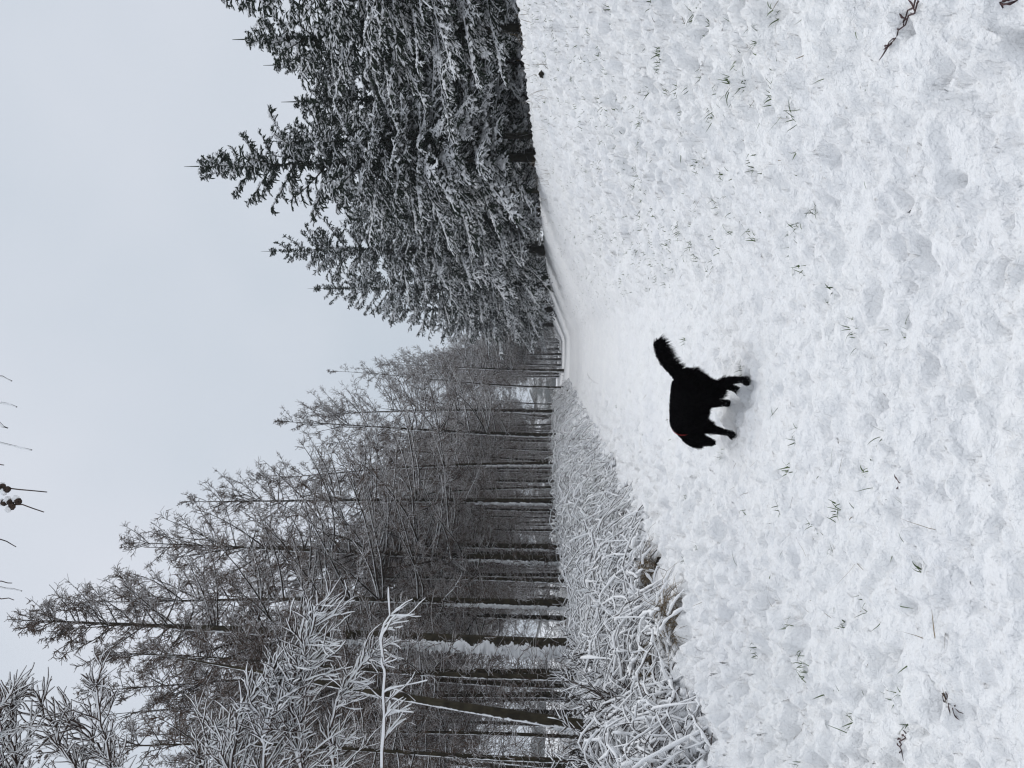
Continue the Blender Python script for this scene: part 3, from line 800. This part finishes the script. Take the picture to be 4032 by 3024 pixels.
bough([(-40, 384), (20, 383), (60, 384), (120, 385), (150, 386), (181, 389)], 6.6, 6.2, 14, 0.28, 2, -0.6, 0.010, 0.012, 0.8, None, 16, 0.020)
bough([(-60, 318), (-20, 306), (27, 300), (54, 289), (88, 295), (122, 309), (160, 318)], 7.2, 6.6, 60, 0.55, 7, -0.15)
bough([(-60, 250), (-20, 236), (25, 231), (55, 243), (82, 262), (104, 286)], 7.2, 6.9, 50, 0.5, 7, -0.12)
bough([(-60, 345), (-20, 335), (30, 328), (62, 336), (100, 352), (112, 375)], 7.4, 7.0, 36, 0.4, 6, -0.3)
bough([(-60, 280), (-20, 268), (20, 262), (50, 268), (76, 280)], 7.0, 6.8, 36, 0.45, 7, -0.1)
bough([(-60, 205), (-10, 200), (20, 205), (45, 222)], 7.6, 7.3, 24, 0.4, 6, 0.0)
bough([(-60, 130), (-20, 113), (33, 104), (60, 101), (89, 97)], 7.0, 6.6, 22, 0.4, 5, 0.1)
bough([(-60, 98), (-20, 84), (5, 70), (30, 59), (53, 48), (77, 30)], 7.0, 6.5, 26, 0.45, 5, 0.15)
bough([(-60, 130), (-10, 118), (20, 100), (40, 86), (52, 66)], 7.2, 6.8, 26, 0.45, 6, 0.15)
bough([(-60, 40), (-20, 22), (20, 14), (48, 10), (72, 12)], 6.6, 6.2, 34, 0.4, 6, 0.0, 0.010)
bough([(-60, 10), (-10, -6), (30, -8), (60, 2)], 6.4, 6.0, 30, 0.35, 6, 0.0, 0.010)
# the overhead bough whose twig ends hang into view along the sky edge
bough([(-60, -60), (60, -55), (150, -48), (240, -44), (330, -46), (400, -52), (450, -60)], 5.4, 4.2, 0, 0.3, 0, -0.2, 0.012, 0.025, 0.8, 5.5, 18, 0.03)
def hang(px, y, r=0.0035, rs=0.008):
    r *= 1.5; rs *= 0.5
    q = np.array([at(u, v, y) for u, v in px]) - O
    tk = np.linspace(0, 1, 9); tt = np.linspace(0, 1, len(q))
    P = np.stack([np.interp(tk, tt, q[:, i]) for i in range(3)], -1)[None]
    P[0, 1:-1] += rng.normal(0, 0.004, (7, 3))
    a, b = loaded(P, taper(1, 9, r * 1.3, r * 0.7), np.full((1, 9), rs), rng, 0.3, 6, 0.8)
    o = MB().add(*a).build('twig', M['stem'], near)
    if rs > 0.004: MB().add(*b).build('snow_load', M['snow'], o, True)
    return P[0]
hang([(402, -48), (395, -8), (387, 12)], 4.2, 0.004, 0.010)
hang([(345, -46), (362, -12), (366, 3), (361, 17)], 4.2, 0.004, 0.012)
hang([(352, -46), (350, -8), (340, 8)], 4.2, 0.004, 0.016)
hang([(322, -46), (328, -10), (318, 32)], 4.3, 0.004, 0.010)
hang([(308, -46), (306, -10), (303, 4)], 4.3, 0.003, 0.004)
c1 = hang([(300, -46), (284, -20), (279, 10), (276, 47)], 4.3, 0.0035, 0.003)
c2 = hang([(285, -46), (270, -20), (266, 8), (263, 24), (256, 44)], 4.3, 0.0035, 0.003)
hang([(250, -44), (234, -12), (228, 4), (221, 16)], 4.4, 0.003, 0.003)
hang([(200, -46), (182, -16), (181, 2), (177, 22)], 4.5, 0.004, 0.012)
hang([(190, -46), (188, -10), (185, 12)], 4.5, 0.003, 0.003)
hang([(172, -46), (172, -10), (168, 14)], 4.5, 0.003, 0.003)
# cones on two of the twigs, each with a cap of snow
def cone_mesh():
    t = np.linspace(0, 1, 7); a = np.arange(8) * math.pi / 4
    r = 0.019 * np.sin(np.clip(t * 0.93 + 0.07, 0, 1) * math.pi) ** 0.7 + 0.001
    V = np.stack([np.outer(r, np.cos(a)) * (1 + 0.12 * ((np.arange(7) % 2)[:, None])), np.outer(r, np.sin(a)) * (1 + 0.12 * ((np.arange(7) % 2)[:, None])), np.repeat((t * 0.045)[:, None], 8, 1)], -1)
    i = np.arange(6)[:, None] * 8; j = np.arange(8)[None]; j2 = (j + 1) % 8
    return MB().add(V, np.stack([i + j, i + j2, i + 8 + j2, i + 8 + j], -1).reshape(-1, 4)).mesh('cone')
CM = cone_mesh(); CM.materials.append(M['cone'])
def blob_mesh(seed, r):
    rr = np.random.RandomState(seed)
    t = np.linspace(0.02, math.pi - 0.02, 7); a = np.arange(9) * 2 * math.pi / 9
    T_, A_ = np.meshgrid(t, a, indexing='ij')
    q = r * (1 + 0.12 * rr.normal(0, 1, T_.shape)); q[0] = q[0].mean(); q[-1] = q[-1].mean()
    V = np.stack([q * np.sin(T_) * np.cos(A_), q * np.sin(T_) * np.sin(A_), q * 0.75 * np.cos(T_)], -1)
    i = np.arange(6)[:, None] * 9; j = np.arange(9)[None]; j2 = (j + 1) % 9
    return MB().add(V, np.stack([i + j, i + 9 + j, i + 9 + j2, i + j2], -1).reshape(-1, 4)).mesh('snow_cap', True)
BM = blob_mesh(4, 0.022); BM.materials.append(M['snow'])
for P, ks in ((c1, (3, 3.7, 4.3, 4.9, 5.4)), (c2, (4, 4.6, 5.1, 5.6))):
    for k in ks:
        i = int(k); q = P[i] * (1 - k + i) + P[i + 1] * (k - i)
        o = bpy.data.objects.new('cone', CM); col.objects.link(o); o.parent = near
        o.location = q + rng.normal(0, 0.004, 3); o.rotation_euler = (rng.normal(0, 0.3), rng.normal(0, 0.3) + 0.2, rng.uniform(0, 6))
        b = bpy.data.objects.new('snow_cap', BM); col.objects.link(b); b.parent = o; b.location = (0.004, 0.0, 0.045)

# ------------------------------------------------------------------ frosted shrubs at the wood edge
def shrub(u, y, s, h, n, seed, lab):
    rr = np.random.RandomState(seed)
    x = (u - 384) / FPX * y
    z = float(hbase(x, y))
    root = empty('frosted_shrub', (x, y, z)); tag(root, lab, 'shrub', 'low frosted shrubs at the wood edge')
    a = rr.uniform(0, 6.28, n); e = np.radians(rr.uniform(30, 88, n))
    P = grow(np.stack([rr.normal(0, s * 0.35, n), rr.normal(0, s * 0.35, n), np.zeros(n)], -1), np.stack([np.cos(a) * np.cos(e), np.sin(a) * np.cos(e), np.sin(e)], -1), h * rr.uniform(0.6, 1.15, n), 8, 0.2, 0.1, rr)
    MB().add(*tubes(P, taper(n, 8, 0.012, 0.006), 4)).build('stems', M['stem'], root)
    ix = np.repeat(np.arange(n), 26)
    p, T = along(P, ix, rr.uniform(0.25, 1, len(ix)))
    d = sidedir(T, np.radians(rr.uniform(30, 70, len(ix))), rr.uniform(0, 6.28, len(ix)))
    Q = grow(p, d, rr.uniform(0.08, 0.26, len(ix)), 4, 0.15, 0.1, rr)
    MB().add(*tubes(Q, taper(len(ix), 4, 0.014, 0.007), 4)).build('twigs', M['frost'], root)
shrub(14, 9.6, 1.0, 1.25, 34, 1, 'frosted dark shrub at the picture edge behind the nearest brambles')
shrub(58, 12.0, 0.9, 1.1, 28, 2, 'low frosted shrub between the mossy leaning trunk and the brambles')
shrub(408, 104.0, 2.6, 2.6, 26, 11, 'misty frosted shrub closing the far end of the path')
shrub(424, 110.0, 2.6, 2.2, 26, 12, 'misty frosted shrub in the middle of the far gap')
shrub(438, 104.0, 2.4, 2.4, 26, 13, 'misty frosted shrub under the farthest spruce')
shrub(92, 14.5, 0.9, 1.15, 28, 3, 'frosted shrub at the foot of the tallest larch')

# ------------------------------------------------------------------ grass
def blades(base, n, spread, length, width, rr, el=(15, 80), curl=-0.9):
    """n bent blades about each of the base points"""
    ix = np.repeat(np.arange(len(base)), n); N = len(ix)
    a = rr.uniform(0, 6.28, N); e = np.radians(rr.uniform(el[0], el[1], N))
    p = base[ix] + np.stack([rr.normal(0, spread, N), rr.normal(0, spread, N), np.zeros(N) - 0.01], -1)
    P = grow(p, np.stack([np.cos(a) * np.cos(e), np.sin(a) * np.cos(e), np.sin(e)], -1), length * rr.uniform(0.4, 1.25, N), 5, curl * rr.uniform(0, 1.6, N), 0.08, rr)
    T = nrm(np.gradient(P, axis=1)); side = nrm(np.cross(T, np.array([0, 0, 1.]) + rr.normal(0, 0.4, (N, 1, 3))))
    wv = (np.array([0.8, 1, 0.85, 0.55, 0.08]) * width)[None, :, None] * rr.uniform(0.6, 1.2, N)[:, None, None]
    V = np.stack([P - side * wv, P + side * wv], 2).reshape(-1, 3)
    b = (np.arange(N) * 10)[:, None]; k = (np.arange(4) * 2)[None]
    return V, np.stack([b + k, b + k + 1, b + k + 3, b + k + 2], -1).reshape(-1, 4)
def scatter(N, smin, smax, rr, ymin=2.2, ymax=26):
    y = 1 / rr.uniform(1 / ymax, 1 / ymin, N)
    s = rr.uniform(smin, smax, N)
    x = s + PATH * y
    return np.stack([x, y, hfull(x, y)], -1)
rng = np.random.RandomState(123)
g = MB()
tf = np.concatenate([scatter(230, 0.7, 5.2, rng, 3.6, 40), scatter(40, -2.7, -0.9, rng, 3.2, 18), scatter(14, -0.9, 0.9, rng, 3, 15)])
g.add(*blades(tf, 11, 0.032, 0.075, 0.0034, rng))
g.add(*blades(scatter(800, 0.9, 5.6, rng, 4.0, 45), 2, 0.03, 0.055, 0.003, rng, (10, 70), -0.6))
g.add(*blades(scatter(1500, 0.9, 5.8, rng, 8.0, 60), 3, 0.04, 0.07, 0.004, rng, (10, 70), -0.6))
g.add(*blades(scatter(220, 0.6, 4.8, rng, 3.0), 1, 0.02, 0.10, 0.003, rng, (0, 50), -0.4))
g.add(*blades(scatter(100, -2.8, -0.3, rng, 3.2, 18), 1, 0.02, 0.11, 0.003, rng, (0, 50), -0.4))
tag(g.build('grass', M['grass']), 'short green grass blades poking through the snow', 'grass', kind='stuff')
g = MB()
g.add(*blades(scatter(90, -2.8, -0.6, rng, 2.8, 18), 1, 0.02, 0.16, 0.0022, rng, (0, 40), -0.3))
g.add(*blades(scatter(110, 0.6, 5.4, rng, 3, 26), 1, 0.02, 0.12, 0.0025, rng, (0, 40), -0.3))
cy = rng.uniform(11, 34, 30); cs = rng.uniform(4.6, 5.9, 30); cx = cs + PATH * cy
g.add(*blades(np.stack([cx, cy, hfull(cx, cy)], -1), 6, 0.08, 0.34, 0.0035, rng, (25, 85), -0.8))
tag(g.build('dead_grass', M['straw']), 'pale dead grass stalks poking through the snow', 'grass', kind='stuff')
# three tussocks with dark hollows at the foot of the brambles
for k, (u, v, y, lab) in enumerate([(98, 679, 9.3, 'dark brown grass hollow under the brambles nearest the camera'),
                                    (152, 693, 8.5, 'grass-roofed dark hollow at the foot of the brambles'),
                                    (200, 662, 10.9, 'straw-coloured grass tussock half buried in snow beside the brambles')]):
    p = at(u, v, y); x = p[0]; z = float(hbase(x, y))
    root = empty('grass_tussock', (x, y, z)); tag(root, lab, 'grass tussock', 'grass tussocks at the foot of the brambles')
    rr = np.random.RandomState(300 + k)
    n = 26
    b0 = np.stack([rr.normal(-0.1, 0.16, n), rr.normal(0.12, 0.08, n), rr.uniform(0.08, 0.26, n)], -1)
    MB().add(*blades(b0, 12, 0.05, 0.42, 0.004, rr, (-10, 60), -2.2)).build('blades', M['straw'], root)
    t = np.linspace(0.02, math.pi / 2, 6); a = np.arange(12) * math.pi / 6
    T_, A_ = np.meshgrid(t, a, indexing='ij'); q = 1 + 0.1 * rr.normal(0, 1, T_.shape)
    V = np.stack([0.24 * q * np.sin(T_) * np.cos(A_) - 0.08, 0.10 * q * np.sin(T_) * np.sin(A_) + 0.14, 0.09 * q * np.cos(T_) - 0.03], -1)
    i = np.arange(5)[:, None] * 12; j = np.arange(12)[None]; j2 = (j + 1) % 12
    MB().add(V, np.stack([i + j, i + 12 + j, i + 12 + j2, i + j2], -1).reshape(-1, 4)).build('dark_core', M['dark_brown'], root, True)  # solid near-black dome makes the inside of the tussock dark
    ns_ = 26
    P = grow(np.stack([rr.normal(-0.08, 0.24, ns_), rr.normal(0.14, 0.12, ns_), rr.uniform(0.18, 0.4, ns_)], -1), rr.normal(0, 1, (ns_, 3)) * [1, 1, 0.2], rr.uniform(0.15, 0.5, ns_), 8, -0.9, 0.15, rr)
    (v1, f1), (v2, f2) = loaded(P, np.full((ns_, 8), 0.005), rr.uniform(0.012, 0.026, (ns_, 1)) * np.ones((1, 8)), rr)
    MB().add(v2, f2).build('snow_load', M['snow'], root, True)

# dry weed stalks lying on the snow
def ground_at(u, v):
    """where the sight line through a pixel meets the snow"""
    lo = 1.5
    for y in np.arange(1.8, 40, 0.02):
        p = at(u, v, y)
        if p[2] <= hfull(p[0], p[1]): return p
    return p
def weed(px, h, lab, seed, nl=9, fork=0.0, leaf=0.05):
    rr = np.random.RandomState(seed)
    q = np.array([ground_at(u, v) for u, v in px]); q[:, 2] += np.linspace(0.01, h, len(q)) * np.sin(np.linspace(0.3, 2.6, len(q)))
    O_ = q[0].copy()
    root = empty('weed_stalk', O_); tag(root, lab, 'weed', 'dry weed stalks lying on the snow')
    tk = np.linspace(0, 1, 12); tt = np.linspace(0, 1, len(q))
    P = np.stack([np.interp(tk, tt, q[:, i]) for i in range(3)], -1)[None] - O_
    P[0, 1:-1] += rr.normal(0, 0.004, (10, 3))
    stalk = [P]
    if fork:
        P2 = P.copy(); P2[0, :, 0] += fork * np.linspace(1, 0, 12); P2[0, :, 1] += 0.3 * fork * np.linspace(1, 0, 12); stalk.append(P2)
    mb = MB()
    for s_ in stalk: mb.add(*tubes(s_, taper(1, 12, 0.0035, 0.0015), 5))
    mb.build('stalk', M['weed'], root)
    for k in range(nl):
        p, T = along(P, np.array([0]), np.array([0.1 + 0.7 * k / nl]))
        L_ = grow(p, sidedir(T, np.array([1.0]), rr.uniform(-1.2, 1.2, 1)) * [1, 1, 0.2], np.array([leaf * rr.uniform(0.6, 1.3)]), 6, -0.1, 0.35, rr)
        MB().add(*tubes(L_, np.array([[0.0015, 0.0035, 0.0025, 0.005, 0.0035, 0.001]]) * rr.uniform(0.7, 1.2), 5, 0.5)).build('leaf', M['weed'], root, True)
weed([(769, 921), (752, 914), (735, 905), (722, 899), (708, 886)], 0.05, 'long dry weed stalk with shrivelled leaves on the bank nearest the camera', 1, 10, 0.03)
weed([(36, 909), (28, 905), (18, 904), (6, 906)], 0.02, 'blackened weed stalk with knotted leaves at the picture corner', 2, 6)
weed([(74, 943), (68, 951), (61, 958), (53, 968)], 0.02, 'shrivelled purple-brown weed lying beyond the knotted stalk', 3, 5, 0, 0.06)
weed([(768, 1001), (762, 1008)], 0.03, 'small clump of dark shrivelled weed leaves at the foot of the bank', 4, 6, 0, 0.05)
weed([(286, 905), (278, 897), (268, 888)], 0.02, 'thin red-brown bent twig on the open snow', 5, 2)
weed([(395, 587), (389, 592), (384, 600)], 0.12, 'brown seed-headed weed standing by the path beyond the dog', 6, 6, 0, 0.12)
weed([(196, 668), (204, 659), (214, 652)], 0.22, 'thin weed with dark berry-like heads beside the straw-coloured tussock', 7, 6, 0, 0.05)

# solid near-black blob standing in for a burrow-like hole near the crest
p = ground_at(694, 543)
rr = np.random.RandomState(8)
t = np.linspace(0.02, math.pi - 0.02, 8); a = np.arange(12) * math.pi / 6
T_, A_ = np.meshgrid(t, a, indexing='ij'); q = 1 + 0.15 * rr.normal(0, 1, T_.shape)
V = np.stack([0.065 * q * np.sin(T_) * np.cos(A_), 0.04 * q * np.sin(T_) * np.sin(A_), 0.05 * q * np.cos(T_)], -1)
i = np.arange(7)[:, None] * 12; j = np.arange(12)[None]; j2 = (j + 1) % 12
tag(MB().add(V, np.stack([i + j, i + 12 + j, i + 12 + j2, i + j2], -1).reshape(-1, 4)).build('dark_blob', M['dark_brown'], None, True, (p[0], p[1], p[2] + 0.02)),
    'small black clod showing on the white bank below the spruces', 'blob')

# ------------------------------------------------------------------ the dog
def build_dog():
    hx, hy = -0.577, 0.817
    ox, oy = -0.155, 6.30
    rz = math.atan2(hy, hx)
    zg = float(np.mean(hfull(np.array([0.04, -0.06, -0.17, -0.43]), np.array([5.98, 6.21, 6.55, 6.47]))))
    root = empty('dog', (ox, oy, zg - 0.006), rz)
    tag(root, 'shaggy black dog with raised plumed tail, sniffing along the snowy path', 'dog')
    spine = [  # chains of (x, y, z, radius): capsules blended into one skin
        [(-0.30, 0, 0.455, 0.105), (-0.20, 0, 0.445, 0.135), (-0.06, 0, 0.425, 0.145), (0.10, 0, 0.405, 0.150), (0.22, 0, 0.39, 0.150), (0.31, 0, 0.40, 0.125)],
        [(-0.10, 0, 0.345, 0.11), (0.08, 0, 0.325, 0.11), (0.22, 0, 0.305, 0.10)],
        [(0.27, 0, 0.415, 0.115), (0.37, 0, 0.385, 0.10), (0.46, 0.0, 0.34, 0.092), (0.53, 0.01, 0.30, 0.088)],
        [(0.53, 0.01, 0.295, 0.088), (0.57, 0.012, 0.24, 0.066), (0.605, 0.015, 0.18, 0.044), (0.625, 0.016, 0.135, 0.034), (0.632, 0.016, 0.118, 0.026)],
        # thighs and hind legs: knee forward, hock back
        [(-0.24, 0.075, 0.42, 0.105), (-0.22, 0.095, 0.31, 0.090), (-0.25, 0.085, 0.245, 0.058), (-0.385, 0.05, 0.165, 0.034), (-0.375, 0.035, 0.075, 0.026), (-0.365, 0.03, 0.03, 0.030), (-0.325, 0.03, 0.020, 0.026)],
        [(-0.22, -0.075, 0.42, 0.105), (-0.14, -0.09, 0.31, 0.090), (-0.10, -0.08, 0.245, 0.058), (-0.195, -0.045, 0.150, 0.034), (-0.15, -0.035, 0.07, 0.026), (-0.125, -0.03, 0.03, 0.030), (-0.09, -0.03, 0.020, 0.026)],
        # fore legs
        [(0.24, 0.085, 0.37, 0.085), (0.20, 0.105, 0.27, 0.058), (0.255, 0.120, 0.155, 0.034), (0.285, 0.126, 0.065, 0.025), (0.305, 0.129, 0.028, 0.030), (0.34, 0.129, 0.020, 0.025)],
        [(0.22, -0.085, 0.37, 0.085), (0.16, -0.110, 0.27, 0.058), (0.20, -0.125, 0.155, 0.036), (0.205, -0.130, 0.065, 0.027), (0.220, -0.131, 0.030, 0.033), (0.245, -0.131, 0.022, 0.028)],
        # tail
        [(-0.36, 0.0, 0.52, 0.050), (-0.43, -0.015, 0.575, 0.045), (-0.51, -0.035, 0.635, 0.052), (-0.60, -0.055, 0.685, 0.052), (-0.68, -0.07, 0.715, 0.040), (-0.73, -0.08, 0.730, 0.020)],
        # hanging ears
        [(0.50, 0.075, 0.345, 0.026), (0.52, 0.105, 0.29, 0.024), (0.535, 0.115, 0.23, 0.017)],
        [(0.50, -0.06, 0.345, 0.026), (0.52, -0.09, 0.29, 0.024), (0.535, -0.10, 0.23, 0.017)],
    ]
    for ch in spine:                                            # carry the body a little higher above the paws
        for k, (a, b, c, d) in enumerate(ch): ch[k] = (a, b, c + 0.03 * float(sstep(0.10, 0.30, c)), d * (0.90 if d > 0.07 else 0.85 if a < -0.4 and c > 0.4 else 1))
    mb = MB()
    sph_t = np.linspace(0.02, math.pi - 0.02, 9); sph_a = np.arange(12) * math.pi / 6
    T_, A_ = np.meshgrid(sph_t, sph_a, indexing='ij')
    S0 = np.stack([np.sin(T_) * np.cos(A_), np.sin(T_) * np.sin(A_), np.cos(T_)], -1).reshape(-1, 3)
    i = np.arange(8)[:, None] * 12; j = np.arange(12)[None]; j2 = (j + 1) % 12
    SF = np.stack([i + j, i + 12 + j, i + 12 + j2, i + j2], -1).reshape(-1, 4)
    top = np.arange(12)[None]; capf = [np.array([[0, k, k + 1] for k in range(1, 11)]), np.array([[96, 96 + k + 1, 96 + k] for k in range(1, 11)])]
    for ch in spine:
        ch = np.array(ch)
        for a, b in zip(ch[:-1], ch[1:]):
            L = np.linalg.norm(b[:3] - a[:3]); n = max(2, int(L / (0.25 * min(a[3], b[3])))) + 1
            for f in np.linspace(0, 1, n):
                c = a * (1 - f) + b * f
                mb.add(S0 * c[3] + c[:3], SF)
                for cf in capf: mb.add(S0 * c[3] + c[:3], cf)
    me = mb.mesh('dog_raw')
    tmp = bpy.data.objects.new('dog_raw', me); col.objects.link(tmp)
    md = tmp.modifiers.new('r', 'REMESH'); md.mode = 'VOXEL'; md.voxel_size = 0.009
    sm = tmp.modifiers.new('s', 'SMOOTH'); sm.iterations = 6; sm.factor = 0.5
    dg = bpy.context.evaluated_depsgraph_get()
    body_me = bpy.data.meshes.new_from_object(tmp.evaluated_get(dg))
    bpy.data.objects.remove(tmp); bpy.data.meshes.remove(me)
    body_me.name = 'body'
    body_me.materials.clear(); body_me.materials.append(M['fur'])
    body_me.polygons.foreach_set('use_smooth', np.ones(len(body_me.polygons), bool))
    body = bpy.data.objects.new('body', body_me); col.objects.link(body); body.parent = root
    # coat: long hairs lying back and down, longest on tail, thighs, belly and ears
    rr = np.random.RandomState(42)
    nf = len(body_me.polygons)
    C_ = np.zeros(nf * 3); body_me.polygons.foreach_get('center', C_); C_ = C_.reshape(-1, 3)
    N_ = np.zeros(nf * 3); body_me.polygons.foreach_get('normal', N_); N_ = N_.reshape(-1, 3)
    A__ = np.zeros(nf); body_me.polygons.foreach_get('area', A__)
    nh = 26000
    ix = rr.choice(nf, nh, p=A__ / A__.sum())
    c = C_[ix] + rr.normal(0, 0.003, (nh, 3)); n = N_[ix]
    x, z = c[:, 0], c[:, 2]
    tail = (x < -0.40) & (z > 0.5)
    leg = (z < 0.20) & ~tail & (x < 0.50)
    thigh = (x < -0.22) & (z > 0.2) & (z < 0.42)
    belly = (z < 0.32) & (z >= 0.2) & (x > -0.15) & (x < 0.45)
    L = 0.022 + 0 * x
    L[tail] = 0.06; L[leg] = 0.011; L[thigh] = 0.045; L[belly] = 0.035
    L[(x > 0.45) & (z < 0.22)] = 0.012
    L *= rr.uniform(0.5, 1.3, nh)
    flow = np.tile(np.array([-0.8, 0, -0.55]), (nh, 1))
    flow[tail] = (-0.5, -0.05, -0.55)
    flow[tail & (n[:, 2] > 0.2)] = (-0.85, -0.05, 0.25)
    flow[x > 0.42] = (0.25, 0, -0.95)
    d = nrm(nrm(flow) + 0.55 * n + rr.normal(0, 0.22, (nh, 3)))
    t_up = tail & (n[:, 2] > 0.2); L[t_up] *= 0.4
    e = c + d * L[:, None]; e[:, 2] -= 0.12 * L
    wv = nrm(np.cross(d, rr.normal(0, 1, (nh, 3)))) * (0.0022 + 0.0 * L)[:, None]
    mid = c + d * (0.55 * L)[:, None]
    V = np.stack([c - wv, c + wv, mid + wv * 0.8, mid - wv * 0.8, e], 1).reshape(-1, 3)
    b = (np.arange(nh) * 5)[:, None]
    f = MB(); f.add(V, b + np.array([[0, 1, 2, 3]])); 
    f.f3.append(b + np.array([[3, 2, 4]]))
    f.build('coat', M['fur'], body)
    # snow caught in the feathering of the paws
    ks = np.where((c[:, 2] < 0.13) & (x < 0.45))[0]; ks = rr.choice(ks, 320)
    p_ = e[ks] + rr.normal(0, 0.002, (len(ks), 3)); q1 = rr.normal(0, 0.0022, (len(ks), 3)); q2 = rr.normal(0, 0.0022, (len(ks), 3))
    o_ = MB().add(np.stack([p_ - q1, p_ + q1, p_ + q2], 1), np.arange(len(ks) * 3).reshape(-1, 3)).build('snow_flecks', M['snow'], body)
    o_['kind'] = 'stuff'
    # red collar strap round the shoulders
    bvh = BVHTree.FromPolygons([tuple(v.co) for v in body_me.vertices], [tuple(p_.vertices) for p_ in body_me.polygons])
    cen = Vector((0.335, 0, 0.395)); axx = Vector((0.93, 0, -0.36)).normalized()
    e1 = Vector((0, 1, 0)); e2 = axx.cross(e1)
    ring = []
    for k in range(40):
        an = 2 * math.pi * k / 40
        dr = e1 * math.cos(an) + e2 * math.sin(an)
        hit = bvh.ray_cast(cen + dr * 0.4, -dr)
        r = (hit[0] - cen).length if hit[0] is not None else 0.12
        ring.append(np.array(cen + dr * (r + 0.009)))
    ring = np.array(ring); nr = len(ring)
    for _ in range(3): ring = 0.25 * np.roll(ring, 1, 0) + 0.5 * ring + 0.25 * np.roll(ring, -1, 0)
    ax_ = np.array(axx); ce = np.array(cen); rad = nrm(ring - ce)
    V = np.stack([ring - ax_ * 0.005, ring + ax_ * 0.005, ring + ax_ * 0.005 + rad * 0.004, ring - ax_ * 0.005 + rad * 0.004], 1).reshape(-1, 3)
    F = []
    for k in range(nr):
        a_, b_ = k * 4, ((k + 1) % nr) * 4
        for q_ in range(4): F.append([a_ + q_, a_ + (q_ + 1) % 4, b_ + (q_ + 1) % 4, b_ + q_])
    MB().add(V, np.array(F)).build('collar', M['red'], root)
build_dog()

# ------------------------------------------------------------------ thin winter mist
def build_haze():
    x0, x1, y0, y1, z0, z1 = -480, 480, -40, 430, -45, 26
    V = np.array([(x, y, z) for z in (z0, z1) for y in (y0, y1) for x in (x0, x1)], float)
    F = np.array([(0, 2, 3, 1), (4, 5, 7, 6), (0, 1, 5, 4), (2, 6, 7, 3), (0, 4, 6, 2), (1, 3, 7, 5)])
    ma = bpy.data.materials.new('mist'); ma.use_nodes = True
    t = ma.node_tree; t.nodes.clear()
    o_ = t.nodes.new('ShaderNodeOutputMaterial'); v_ = t.nodes.new('ShaderNodeVolumePrincipled')
    v_.inputs['Color'].default_value = (0.92, 0.95, 1.0, 1); v_.inputs['Density'].default_value = 0.0008
    t.links.new(v_.outputs[0], o_.inputs['Volume'])
    tag(MB().add(V, F).build('haze', ma), kind='stuff')
build_haze()
